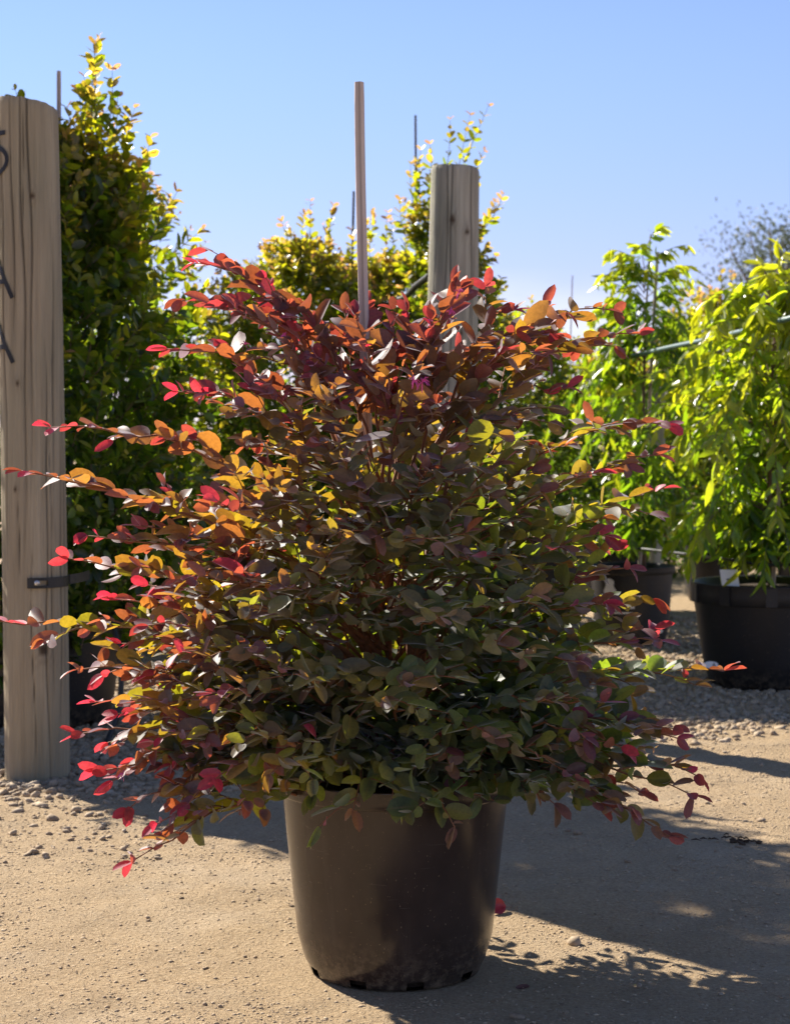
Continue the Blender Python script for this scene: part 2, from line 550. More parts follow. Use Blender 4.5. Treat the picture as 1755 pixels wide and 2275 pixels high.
M['stone'] = stone_mat('gravel_stone', [(0.0, (0.20, 0.135, 0.08)), (0.35, (0.37, 0.265, 0.16)), (0.6, (0.46, 0.34, 0.21)), (0.85, (0.38, 0.30, 0.21)), (1.0, (0.58, 0.47, 0.34))])
M['grit'] = stone_mat('sand_grit', [(0.0, (0.20, 0.13, 0.075)), (0.15, (0.42, 0.30, 0.17)), (0.6, (0.54, 0.39, 0.23)), (1.0, (0.66, 0.52, 0.34))])

# ------------------------------------------------------------------ ground
def gz(x, y):
    x = np.asarray(x, float); y = np.asarray(y, float)
    far = np.clip(1 - (np.abs(x) - 3) / 3, 0, 1) * np.clip(1 - (y - 9) / 3, 0, 1)
    h = 0.016 * (vnoise(x * 1.7 + 11, y * 1.7 + 5, 1) - 0.5) + 0.010 * (vnoise(x * 7 + 3, y * 7, 2) - 0.5) + 0.0062 * (vnoise(x * 17 + 3, y * 17, 12) - 0.5) + 0.0045 * (vnoise(x * 31, y * 31, 3) - 0.5)
    d = np.hypot(x, y - 3.5)
    return h * far * np.clip((d - 0.14) / 0.25, 0.0, 1)


xs = np.concatenate([[-400, -150, -60, -25, -12, -7, -5, -4], np.arange(-3.2, 3.21, 0.022), [4, 5, 7, 12, 25, 60, 150, 400]])
ys = np.concatenate([[-60, -20, -5, 0, 1, 1.6], np.arange(2.0, 9.0, 0.022), np.arange(9.2, 14, 0.4), [16, 20, 30, 60, 150, 400, 900]])
gx, gy = np.meshgrid(xs, ys)
gv = np.stack([gx, gy, gz(gx, gy)], -1).reshape(-1, 3)
nx, ny = len(xs), len(ys)
ii = (np.arange(ny - 1)[:, None] * nx + np.arange(nx - 1)[None]).ravel()
gf = np.stack([ii, ii + 1, ii + nx + 1, ii + nx], 1)
ground = mesh_np('ground', gv, gf, M['ground'])
ground["kind"] = "structure"

# stones: three facetted shapes, pressed into the ground
def ico():
    g = (1 + 5 ** 0.5) / 2
    v = nrm(np.array([(-1, g, 0), (1, g, 0), (-1, -g, 0), (1, -g, 0), (0, -1, g), (0, 1, g), (0, -1, -g), (0, 1, -g), (g, 0, -1), (g, 0, 1), (-g, 0, -1), (-g, 0, 1)], float))
    f = np.array([(0, 11, 5), (0, 5, 1), (0, 1, 7), (0, 7, 10), (0, 10, 11), (1, 5, 9), (5, 11, 4), (11, 10, 2), (10, 7, 6), (7, 1, 8), (3, 9, 4), (3, 4, 2), (3, 2, 6), (3, 6, 8), (3, 8, 9), (4, 9, 5), (2, 4, 11), (6, 2, 10), (8, 6, 7), (9, 8, 1)])
    return v, f


def ico2():
    v, f = ico()
    v = list(map(tuple, v)); cache = {}

    def mid(a, b):
        k = (min(a, b), max(a, b))
        if k not in cache:
            m_ = nrm((np.array(v[a]) + np.array(v[b])) / 2); v.append(tuple(m_)); cache[k] = len(v) - 1
        return cache[k]
    nf = []
    for a, b, c in f:
        x, y, z = mid(a, b), mid(b, c), mid(c, a)
        nf += [(a, x, z), (b, y, x), (c, z, y), (x, y, z)]
    return np.array(v), np.array(nf)


ICO_V, ICO_F = ico()


def stones_mesh(cx, cy, size, seed, sink=0.3, flat=(0.45, 0.8)):
    r = np.random.default_rng(seed)
    n = len(cx)
    rad = 1 + r.uniform(-0.28, 0.28, (n, 12))
    sc = np.stack([r.uniform(0.8, 1.35, n), r.uniform(0.7, 1.1, n), r.uniform(flat[0], flat[1], n)], 1) * size[:, None]
    v = ICO_V[None] * rad[..., None] * sc[:, None, :]
    a = r.uniform(0, 6.283, n); ca, sa = np.cos(a)[:, None], np.sin(a)[:, None]
    tl = r.uniform(-0.35, 0.35, n)[:, None]
    x = v[..., 0] * ca - v[..., 1] * sa; y = v[..., 0] * sa + v[..., 1] * ca
    z = v[..., 2] + x * tl
    z0 = gz(cx, cy) + sc[:, 2] * (1 - 2 * sink) * 0.9
    V = np.stack([x + cx[:, None], y + cy[:, None], z + z0[:, None]], -1)
    col = np.repeat(np.stack([r.random(n), r.random(n), np.zeros(n)], 1)[:, None, :], 12, 1)
    Fc = (ICO_F[None] + (np.arange(n) * 12)[:, None, None])
    return V, Fc, col


def gravel_edge(x, y):
    """signed: >0 inside the gravel strip at the foot of the posts"""
    e = 4.95 + 0.35 * np.clip((x + 1.0) / 0.5, 0, 1) + 0.75 * np.clip((x - 0.2) / 0.7, 0, 1)
    return y - e + 0.35 * (vnoise(x * 3.1 + 4, y * 3.1, 9) - 0.5)


n = 70000
py_ = 4.2 + 5.8 * rng.random(n) ** 1.5
px_ = rng.uniform(-1, 1, n) * (py_ * 0.235 + 0.12)
ge = gravel_edge(px_, py_)
keep = rng.random(n) < np.clip(ge * 2.2 + 0.10, 0.0, 1.0) ** 1.3
px_, py_ = px_[keep], py_[keep]
sz = 0.0045 + 0.0150 * rng.random(len(px_)) ** 3.0
px_, py_, sz = px_[:40000], py_[:40000], sz[:40000]
V, Fc, Cc = stones_mesh(px_, py_, sz, 11, 0.38)
# the ones that show largest become single stones of the ground
show = sz / py_ * (np.abs(px_) < py_ * 0.21) * (py_ < 6.3) * (np.abs(px_ + 0.02) > 0.33)
order = np.argsort(-show)
single = order[:170]
rest = order[170:]


def stuff_from(V, Fc, Cc, idx, name, mat, parent):
    nv = V.shape[1]
    f0 = Fc[0] - Fc[0].min()
    Vs = V[idx].reshape(-1, 3)
    Fs = (f0[None] + (np.arange(len(idx)) * nv)[:, None, None]).reshape(-1, f0.shape[1])
    return mesh_np(name, Vs, Fs, mat, parent, (0, 0, 0), False, Cc[idx].reshape(-1, 3), "stuff")


stuff_from(V, Fc, Cc, rest, 'gravel', M['stone'], ground)
f0 = ICO_F
for i in single:
    mesh_np('stone', V[i], f0.copy(), M['stone'], ground, (px_[i], py_[i], 0), False, Cc[i])
# larger loose stones spilling off the strip beside the tan post, and lone ones on the sand
big = [(95, 1790, .020), (118, 1815, .017), (60, 1765, .016), (25, 1745, .018), (150, 1840, .013), (170, 1798, .018), (200, 1808, .015), (40, 1800, .015),
       (8, 1760, .02), (75, 1830, .012), (225, 1835, .012), (30, 1850, .014), (110, 1850, .010), (165, 1855, .009), (195, 1862, .010), (135, 1770, .016),
       (20, 1700, .016), (5, 1720, .017), (70, 1742, .014), (290, 1895, .009), (300, 1915, .008), (350, 1905, .009), (140, 1740, .018), (180, 1745, .016),
       (1275, 2100, .016), (1283, 1858, .014), (1262, 1852, .009), (1690, 1822, .013), (1395, 1918, .009), (1650, 1790, .008), (1150, 2262, .012),
       (1640, 1885, .008), (1570, 1790, .009), (1345, 1790, .008), (1500, 1935, .006), (1740, 1710, .008), (1610, 1668, .009), (1690, 1700, .008),
       (330, 2055, .006), (352, 1908, .010), (175, 1885, .008), (455, 2235, .007), (490, 2240, .005), (330, 2050, .007), (405, 2006, .006),
       (250, 1880, .007), (60, 1905, .009), (12, 1920, .008), (545, 2128, .004), (565, 1985, .005), (1310, 2150, .007), (1420, 2190, .008), (1600, 2210, .006), (1700, 2060, .006)]
for k in range(70):
    a_, b_ = rng.uniform(-10, 430), 1735 + 175 * rng.random() ** 1.3
    if b_ > 1765 + 0.27 * (a_ - 120) - 40:
        big.append((a_, b_, 0.005 + 0.009 * rng.random() ** 1.5))
bx, by, bs = [], [], []
for (a, b, s) in big:
    d = F * CAMH / (b - HY)
    bx.append((a - CX) / F * d); by.append(d); bs.append(s)
V, Fc, Cc = stones_mesh(np.array(bx), np.array(by), np.array(bs), 5, 0.30, (0.45, 0.7))
for i in range(len(bx)):
    mesh_np('stone', V[i], f0.copy(), M['stone'], ground, (bx[i], by[i], 0), False, Cc[i])
# fine grit strewn over the sand
n = 95000
ay = 3.0 + 3.0 * rng.random(n) ** 1.25
ax = rng.uniform(-1, 1, n) * (ay * 0.222 + 0.05)
clump = 0.6 * vnoise(ax * 5, ay * 5, 21) + 0.4 * vnoise(ax * 17, ay * 17, 22)
k2 = (rng.random(n) < 0.12 + 1.1 * np.clip(clump - 0.42, 0, 1) + np.clip((ay - 4.0) * 0.2, 0, 0.3)) & (np.hypot(ax, ay - 3.5) > 0.19)
ax, ay = ax[k2][:36000], ay[k2][:36000]
s_ = 0.0014 + 0.0040 * rng.random(len(ax)) ** 4
OCT = np.array([(1, 0, 0), (-1, 0, 0), (0, 1, 0), (0, -1, 0), (0, 0, 1), (0, 0, -1)], float)
OCTF = np.array([(0, 2, 4), (2, 1, 4), (1, 3, 4), (3, 0, 4), (2, 0, 5), (1, 2, 5), (3, 1, 5), (0, 3, 5)])
ng = len(ax)
v = OCT[None] * (1 + rng.uniform(-0.35, 0.35, (ng, 6)))[..., None] * (np.stack([rng.uniform(0.8, 1.4, ng), rng.uniform(0.8, 1.2, ng), rng.uniform(0.35, 0.6, ng)], 1) * s_[:, None])[:, None, :]
a = rng.uniform(0, 6.283, ng)[:, None]
v = np.stack([v[..., 0] * np.cos(a) - v[..., 1] * np.sin(a), v[..., 0] * np.sin(a) + v[..., 1] * np.cos(a), v[..., 2]], -1)
v += np.stack([ax, ay, gz(ax, ay) + s_ * 0.10], 1)[:, None, :]
gc = np.repeat(np.stack([rng.random(ng), rng.random(ng), np.zeros(ng)], 1)[:, None], 6, 1)
mesh_np('grit', v.reshape(-1, 3), (OCTF[None] + (np.arange(ng) * 6)[:, None, None]).reshape(-1, 3), M['grit'], ground, (0, 0, 0), False, gc.reshape(-1, 3), "stuff")

# ------------------------------------------------------------------ leaves
def template(us, vsx, a, b):
    w = np.array([u ** a * (1 - u) ** b for u in us]); w = w / w.max()
    U = np.repeat(us, len(vsx)); Vv = np.tile(vsx, len(us)); W = np.repeat(w, len(vsx))
    k = len(vsx)
    Fq = [(i * k + j, i * k + j + 1, (i + 1) * k + j + 1, (i + 1) * k + j) for i in range(len(us) - 1) for j in range(k - 1)]
    return U, Vv, W, np.array(Fq)


T_OVAL = template(np.array([0.0, .07, .22, .42, .63, .84, 1.0]), np.array([-1, -.5, 0, .5, 1.0]), 0.52, 0.55)
T_HEDGE = template(np.array([0.0, .15, .45, .78, 1.0]), np.array([-1, 0, 1.0]), 0.6, 0.6)
T_LONG = template(np.array([0.0, .15, .4, .75, 1.0]), np.array([-1, 0, 1.0]), 0.6, 0.8)


class Leaves:
    """all leaves of one plant: base, direction, normal, length, width, age"""
    def __init__(s, tmpl):
        s.t = tmpl
        s.o, s.d, s.n, s.L, s.W, s.age = [], [], [], [], [], []

    def add(s, o, d, nn, L_, W_, age):
        s.o.append(o); s.d.append(d); s.n.append(nn); s.L.append(L_); s.W.append(W_); s.age.append(age)

    def extend(s, o, d, nn, L_, W_, age):
        s.o += list(o.reshape(-1, 3)); s.d += list(d.reshape(-1, 3)); s.n += list(nn.reshape(-1, 3))
        s.L += list(L_.ravel()); s.W += list(W_.ravel()); s.age += list(age.ravel())

    def bake(s, r, fold=(0.1, 0.5), curl=(-0.05, 0.35)):
        U, Vv, W, Fq = s.t
        o = np.array(s.o); d = nrm(np.array(s.d)); nn = np.array(s.n)
        nn = nrm(nn - (nn * d).sum(1)[:, None] * d)
        b = np.cross(nn, d)
        L_ = np.array(s.L)[:, None, None]; Wd = np.array(s.W)[:, None, None]
        m_ = len(o)
        fo = r.uniform(*fold, m_)[:, None, None]; cu = r.uniform(*curl, m_)[:, None, None]
        tw = r.normal(0, 0.16, m_)[:, None, None]
        u = U[None, :, None]; v = Vv[None, :, None]; w = W[None, :, None]
        nb = nn[:, None, :]; bb = b[:, None, :]
        zz = fo * np.abs(v) ** 1.3 * w * Wd * 0.5 - cu * L_ * u ** 2 + tw * u * v * w * Wd
        s.V = o[:, None, :] + L_ * u * d[:, None, :] + Wd * 0.5 * v * w * bb + zz * nb
        ld = np.zeros((m_, len(U), 3))
        ld[..., 0] = np.clip(np.array(s.age), 0, 1)[:, None]
        ld[..., 1] = r.random(m_)[:, None]
        ld[..., 2] = Vv[None]
        s.ld = ld
        s.F = Fq
        return s


def bez(a, b, c, n_):
    u = np.linspace(0, 1, n_)[:, None]
    return (1 - u) ** 2 * a + 2 * u * (1 - u) * b + u ** 2 * c


def along(pts, s):
    """point and tangent at fraction s of polyline"""
    n_ = len(pts) - 1
    k = min(int(s * n_), n_ - 1); f = s * n_ - k
    t = pts[k + 1] - pts[k]
    return pts[k] * (1 - f) + pts[k + 1] * f, t / (np.linalg.norm(t) + 1e-12)


# ------------------------------------------------------------------ main shrub
AX = np.array([0.0, 3.5, 0.0])
sr = np.random.default_rng(21)
shrub = thing('red_leaf_shrub', 'bushy shrub with purple, crimson and green leaves growing in the brown pot', 'shrub', (0, 3.5, 0.345))
LV = Leaves(T_OVAL)
twigs = Acc()
main_branches = []
UPV = np.array([0, 0, 1.0])


def leafy(pts, start, length, age_tip, age_base, lsize, droop=0.0, wid=0.55):
    """two-ranked leaves along a twig"""
    nl = max(3, int(length * (1 - start) / 0.0195))
    side = 1
    for i in range(nl):
        s = start + (1 - start) * (i + 0.6 * sr.random()) / nl
        p, t = along(pts, min(s, 0.999))
        sd = np.cross(t, UPV); sd = sd / (np.linalg.norm(sd) + 1e-9)
        sd = nrm(sd + 0.26 * sr.normal(size=3))
        side = -side
        d = nrm(0.75 * t + 0.8 * side * sd + np.array([0, 0, 0.16 - droop]) + 0.16 * sr.normal(size=3))
        nn = nrm(UPV * 0.9 - np.array([0, 0.25, 0]) + 0.2 * t + 0.52 * sr.normal(size=3))
        q = (i + 1) / nl
        size = lsize * (1.05 - 0.42 * max(0, q - 0.7) / 0.3) * sr.uniform(0.55, 1.25)
        inner = np.clip(max(np.linalg.norm((p - AX)[:2]) / 0.36, (p[2] - 0.78) / 0.25), 0, 1)
        age = age_base * (0.35 + 0.65 * inner) + (age_tip - age_base) * q ** 3.6 * (0.6 + 0.4 * inner) + sr.normal(0, 0.08)
        if sr.random() < 0.018:
            age = sr.uniform(0.75, 1.0)
        LV.add(p, d, nn, size, size * wid * sr.uniform(0.85, 1.12), age)
    # terminal pair
    p, t = along(pts, 0.999)
    for k in range(2):
        d = nrm(t + 0.45 * sr.normal(size=3))
        LV.add(p, d, nrm(UPV + 0.6 * sr.normal(size=3)), lsize * sr.uniform(0.55, 0.85), lsize * 0.36, age_tip + sr.normal(0, 0.05))


def shrub_branch(T, lift=None, leaf=0.044, bare=0.30, age_tip=0.85, side_n=None, thick=0.0042, hero=False):
    T = np.asarray(T, float)
    h = T - AX
    rr = math.hypot(h[0], h[1])
    zb = 0.355 + max(0.0, (T[2] - 0.42)) * (0.58 if T[2] > 0.6 else 0.3) + sr.uniform(-0.01, 0.04)
    zb = min(zb, 0.82)
    B = AX + np.array([h[0] * 0.07 + sr.normal(0, 0.022), h[1] * 0.07 + sr.normal(0, 0.022), zb])
    if lift is None:
        lift = 0.05 + 0.10 * max(0, 0.75 - T[2])
    Cc = B + (T - B) * np.array([0.52, 0.52, 0.62]) + UPV * lift
    if T[2] > 0.95:
        Cc = B + (T - B) * (np.array([0.42, 0.42, 1.0]) if abs(h[0]) > 0.2 else np.array([0.40, 0.40, 0.70])) + UPV * 0.02
    pts = bez(B, Cc, T, 14)
    wob = sr.normal(0, 0.0045, (14, 3)); wob[0] = 0; wob[-1] = 0
    pts = pts + wob
    length = np.linalg.norm(np.diff(pts, axis=0), axis=1).sum()
    main_branches.append((pts, np.linspace(thick, 0.0011, 14)))
    zf = np.clip((T[2] - 0.35) / 0.9, 0, 1)
    age_base = -0.04 + 0.60 * zf ** 1.5 + 0.17 * np.clip(-T[0] / 0.5, -0.6, 1)
    leafy(pts, bare + 0.12, length, age_tip, age_base, leaf)
    if side_n is None:
        side_n = int(2 + length * (7.5 if T[2] < 0.9 else 4.0))
    for k in range(side_n):
        s = bare + ((0.76 if hero else 0.93) - bare) * (k + sr.random()) / side_n
        p, t = along(pts, s)
        sd = nrm(np.cross(t, UPV)) * (1 if k % 2 else -1)
        ln = sr.uniform(0.06, 0.16) * (1.15 - 0.5 * s)
        d = nrm(t * 0.85 + sd * sr.uniform(0.4, 1.0) + UPV * sr.uniform(-0.12, 0.34) + 0.14 * sr.normal(size=3))
        e = p + d * ln
        tp = bez(p, p + d * ln * 0.5 + UPV * 0.008, e - UPV * ln * 0.08, 6)
        twigs.add(*tube(tp, np.linspace(0.0017, 0.0007, 6), 4, False))
        leafy(tp, 0.12, ln, age_base + 0.15 if not hero else age_base + 0.25 + (age_tip - age_base - 0.25) * s ** 2, age_base + 0.03, leaf)


# tips read from the outline of the plant: photo column, row, depth offset
heroes = [
    (432, 585, .05), (405, 668, -.02), (372, 775, -.05), (395, 870, -.12), (112, 950, -.10), (48, 1046, -.16), (312, 1168, -.16), (195, 1190, -.22),
    (152, 1240, .02), (-8, 1378, -.10), (172, 1488, -.12), (172, 1632, -.16), (222, 1712, -.18), (250, 1735, -.20), (285, 1800, -.24), (292, 1915, -.30), (330, 1390, -.22),
    (600, 668, .00), (690, 700, .08), (765, 690, .1), (830, 715, .1), (905, 690, .12), (950, 690, -.05), (790, 705, -.12), (870, 725, .02), (1010, 632, -.06), (1020, 640, .08), (1140, 690, .1), (1365, 690, -.05), (1240, 745, .06), (1420, 742, .10), (1262, 862, -.05),
    (1482, 945, .05), (1460, 1010, .0), (1475, 1085, .12), (1345, 1190, -.1), (1360, 1220, .1), (1398, 1262, -.12), (1330, 1050, -.12), (1455, 1400, .0), (1460, 1425, -.18),
    (1610, 1490, .05), (1495, 1618, -.22), (1505, 1640, -.16), (1545, 1722, -.12), (1540, 1768, -.18), (1486, 1858, -.22), (1350, 1345, -.2), (1450, 1330, .05),
    (1230, 1785, -.24), (1010, 1838, -.33), (785, 1800, -.31), (1180, 1745, -.2), (1280, 1730, -.25), (1330, 1790, -.2), (1405, 1800, -.22), (1440, 1700, -.1), (1200, 1680, -.3), (1380, 1660, -.2), (1420, 1760, .0), (350, 1830, -.22), (420, 1785, -.25), (480, 1730, -.3), (1300, 1640, -.3), (230, 1500, .0), (262, 1585, -.05), (330, 1500, -.1), (212, 1560, .05), (380, 1700, -.2), (300, 1690, -.1), (240, 1650, .0), (270, 1430, .0), (330, 1300, -.1), (250, 1330, .05), (520, 920, -.2), (560, 800, -.12), (640, 770, -.1), (700, 870, -.25), (920, 830, -.2), (1120, 780, -.08), (1150, 930, -.2),
    (300, 1560, -.25), (340, 1650, -.28), (520, 1640, -.36), (600, 1720, -.38), (680, 1510, -.42), (850, 1560, -.45), (890, 1500, -.42), (1100, 1640, -.40), (980, 1370, -.45),
    (560, 1350, -.40), (430, 1280, -.34), (700, 1220, -.40), (1180, 1320, -.36), (1290, 1470, -.30), (900, 1180, -.40), (760, 1020, -.34), (1080, 1080, -.34), (480, 1110, -.32),
    (600, 1090, -.34), (400, 1450, -.36), (1340, 1560, -.28), (1230, 1560, -.36), (470, 1540, -.4), (1000, 1700, -.33), (540, 690, .1), (1060, 760, -.1)]
for (a, b, dd) in heroes:
    T = P(a, b, 3.5 + dd)
    outer = abs(a - 880) > 380 or b < 800
    right = a > 1150
    shrub_branch(T, leaf=0.051, bare=0.28, age_tip=(sr.choice([0.78, 0.84, 0.74, 0.9]) if outer and right else sr.choice([0.70, 0.62, 0.78]) if outer and 500 < a < 1100 else sr.choice([0.99, 0.96, 0.9, 0.8]) if outer else 0.46), hero=outer)

# body of the bush between them
zt = np.array([0.34, 0.42, 0.55, 0.70, 0.85, 0.97, 1.06, 1.15, 1.20]); rt = np.array([0.34, 0.42, 0.45, 0.44, 0.41, 0.37, 0.32, 0.24, 0.16])
n_fill = 104
for k in range(n_fill):
    z = 0.36 + 0.66 * ((k + 0.5) / n_fill) ** 1.1 + sr.normal(0, 0.02)
    a = k * 2.39996 + sr.normal(0, 0.2)
    rad = np.interp(z, zt, rt) * sr.uniform(0.62, 1.0)
    x, y = rad * math.cos(a) * (1.0 if math.cos(a) < 0 else 0.86), rad * math.sin(a)
    if z < 0.5 and y < 0:                      # over the front of the pot the skirt stays short
        x *= 1 - 0.25 * (-y / rad); y *= 0.62; z = max(z, 0.42)
    shrub_branch(AX + np.array([x, y, z]), leaf=0.053, bare=0.3, age_tip=0.35 + 0.4 * (z - 0.4) / 0.7)

# low spreading branches round the back and sides
for k in range(26):
    a = R(35) + k * R(125) / 25 + sr.normal(0, 0.06)
    rad = sr.uniform(0.42, 0.62)
    shrub_branch(AX + np.array([rad * math.cos(a), rad * math.sin(a), sr.uniform(0.36, 0.62)]), leaf=0.047, bare=0.3, age_tip=0.3, side_n=6)
# short skirt of twigs spilling over the rim
for k in range(66):
    a = (k * 0.1366 if k < 46 else R(180) + (k - 46) * R(9)) + sr.normal(0, 0.1)
    rad = sr.uniform(0.16, 0.255)
    shrub_branch(AX + np.array([rad * math.cos(a), rad * math.sin(a), sr.uniform(0.385, 0.46)]), lift=0.06, leaf=0.055, bare=0.25, age_tip=0.22, side_n=4)

# stems out of the soil
for k in range(9):
    a = k * 0.698 + sr.normal(0, 0.15)
    b0 = AX + np.array([0.022 * math.cos(a), 0.022 * math.sin(a), 0.335])
    top = AX + np.array([0.06 * math.cos(a), 0.06 * math.sin(a), sr.uniform(0.6, 0.86)])
    pts = bez(b0, (b0 + top) / 2 + np.array([0.03 * math.cos(a + 1), 0.03 * math.sin(a + 1), 0]), top, 10)
    V_, F_ = tube(pts, np.linspace(0.0085, 0.0045, 10), 8)
    mesh_np('stem', V_, F_, M['twig'], shrub, b0)
for pts, rd in main_branches:
    V_, F_ = tube(pts, rd, 5)
    mesh_np('branch', V_, F_, M['twig'], shrub, pts[0])
twigs.build('twigs', M['twig'], shrub, (0, 3.5, 0.345), True, 'stuff')

# flower clusters: strap petals
for (a, b, dd, s) in [(938, 848, -.22, .016), (920, 845, -.24, .012), (1020, 650, -.1, .011), (1000, 690, -.12, .010), (955, 715, -.1, .009), (545, 765, -.1, .010), (275, 1718, -.24, .011), (635, 745, -.08, .009), (590, 770, -.1, .008)]:
    c = P(a, b, 3.5 + dd)
    fl = Acc()
    for k in range(11):
        d = nrm(sr.normal(size=3) + np.array([0, -0.4, 0.1])); e = nrm(np.cross(d, sr.normal(size=3))) * 0.0011
        m1 = c + d * s * 0.55 + UPV * s * 0.1; m2 = c + d * s - UPV * s * 0.25
        fl.add([c - e * .5, c + e * .5, m1 + e, m1 - e, m2 + e * .7, m2 - e * .7], [(0, 1, 2, 3), (3, 2, 4, 5)])
    fl.build('flower', M['petal'], shrub, c)
LV.bake(sr)

# ------------------------------------------------------------------ pots
def pot(name, label, centre, rt_, rb_, h, mat, lip=0.032, band=0.034, slots=True, group=None, soil_z=None, notched=False):
    cx, cy = centre
    o = thing(name, label, 'pot', (cx, cy, 0), group)
    seg = 96
    hb = h - band
    rr = lambda z: rb_ + (rt_ - 0.010 - rb_) * (z / hb)
    prof = [(rb_ - 0.026, 0.0), (rb_ - 0.016, 0.002), (rb_ - 0.0135, 0.009), (rb_ - 0.0105, 0.017), (rb_ - 0.005, 0.026), (rb_ - 0.0015, 0.038)]
    prof += [(rr(z), z) for z in np.linspace(0.07, hb, 9)]
    slot_c = [int(seg * k / 9) for k in range(9)]
    half = 2

    def skip(i, j):
        return slots and i in (1, 2) and any((j - c) % seg < 2 * half - 1 for c in slot_c)
    V_, F_ = lathe(prof, seg, (cx, cy, 0.0015), skip)
    base = (0,) * 1
    nb = len(V_)
    V_ = np.vstack([V_, [[cx, cy, 0.0016]]])
    F_ += [(nb, (j + 1) % seg, j) for j in range(seg)]
    # wall thickness inside
    mesh_np('body', V_, F_, mat, o, (cx, cy, 0))
    rp = [(rt_ - 0.0105, hb - 0.0005), (rt_ - 0.0025, hb), (rt_ - 0.0005, hb + 0.003), (rt_ + 0.001, hb + band * 0.5), (rt_ + 0.001, h - 0.004), (rt_ + 0.002, h - 0.0015), (rt_ - 0.003, h),
          (rt_ - 0.010, h - 0.003), (rt_ - 0.012, hb), (rt_ - 0.02, h * 0.7)]
    V_, F_ = lathe(rp, seg, (cx, cy, 0))
    rim = mesh_np('rim', V_, F_, mat, o, (cx, cy, 0))
    if notched:
        for k in range(10):
            a = k * 0.628 + 0.2
            v, f = box((cx + (rt_ + 0.003) * math.cos(a), cy + (rt_ + 0.003) * math.sin(a), hb + band * 0.47), (0.004, 0.022, band * 0.44), a)
            mesh_np('rim_lug', v, f, mat, rim, (cx, cy, 0), False)
    sz_ = soil_z or h - 0.03
    rs = [(0.0005, sz_ + 0.012), (rt_ * 0.4, sz_ + 0.008), (rt_ * 0.75, sz_ + 0.003), (rt_ - 0.013, sz_ - 0.004)]
    V_, F_ = lathe(rs, 40, (cx, cy, 0))
    V_[:, 2] += 0.008 * (vnoise(V_[:, 0] * 40, V_[:, 1] * 40, 4) - 0.5)
    mesh_np('potting_mix', V_, F_, M['soil'], o, (cx, cy, sz_))
    if slots:
        core, cf = lathe([(rb_ - 0.034, 0.004), (rb_ - 0.030, 0.02), (rb_ - 0.024, 0.04)], 40, (cx, cy, 0))
        mesh_np('root_ball', core, cf, M['soil'], o, (cx, cy, 0))
    return o


pot('nursery_pot', 'large glossy dark brown pot holding the red leaved shrub on sandy ground', (0, 3.5), 0.2190, 0.1725, 0.366, M['pot_brown'])

# hardwood stake standing in the brown pot
def stake(name, label, top, foot, w, mat, group=None, hexa=False):
    top = np.array(top, float); foot = np.array(foot, float)
    o = thing(name, label, 'stake', foot, group)
    sides = 12
    th = np.arange(sides) / sides * 2 * np.pi + 0.26
    ring = np.stack([np.sign(np.cos(th)) * np.abs(np.cos(th)) ** 0.45, np.sign(np.sin(th)) * np.abs(np.sin(th)) ** 0.45], 1) * w * 0.5
    ca_, sa_ = math.cos(R(-24)), math.sin(R(-24))
    ring = np.stack([ring[:, 0] * ca_ - ring[:, 1] * sa_, ring[:, 0] * sa_ + ring[:, 1] * ca_], 1)
    nr = 40
    V_ = []
    for i in range(nr):
        u = i / (nr - 1)
        c = foot + (top - foot) * u
        c = c + np.array([0.0035 * math.sin(u * 5.1), 0.002 * math.sin(u * 3.3 + 1), 0]) * (1 if w > 0.012 else 0.6)
        rg = ring * (1.02 - 0.06 * u) * (0.93 if i == nr - 1 else 1)
        V_.append(np.stack([c[0] + rg[:, 0], c[1] + rg[:, 1], np.full(sides, c[2])], 1))
    V_ = np.concatenate(V_)
    F_ = [(i * sides + j, i * sides + (j + 1) % sides, (i + 1) * sides + (j + 1) % sides, (i + 1) * sides + j) for i in range(nr - 1) for j in range(sides)]
    wd = np.zeros((len(V_), 3))
    wd[:, 0] = np.tile((np.arange(sides) == 9).astype(float), nr) * 0.7
    mesh_np('shaft', V_, F_, mat, o, foot, True, wd, attr="wood")
    capv = np.vstack([V_[-sides:], [top + np.array([0, 0, 0.001])]])
    mesh_np('cut_end', capv, [(j, (j + 1) % sides, sides) for j in range(sides)], mat, o, top, False, np.zeros((sides + 1, 3)), attr="wood")
    return o


stake('garden_stake', 'tall squared hardwood stake rising out of the red shrub', P(802, 183, 3.56), (-0.045, 3.56, 0.335), 0.0172, M['stake'])

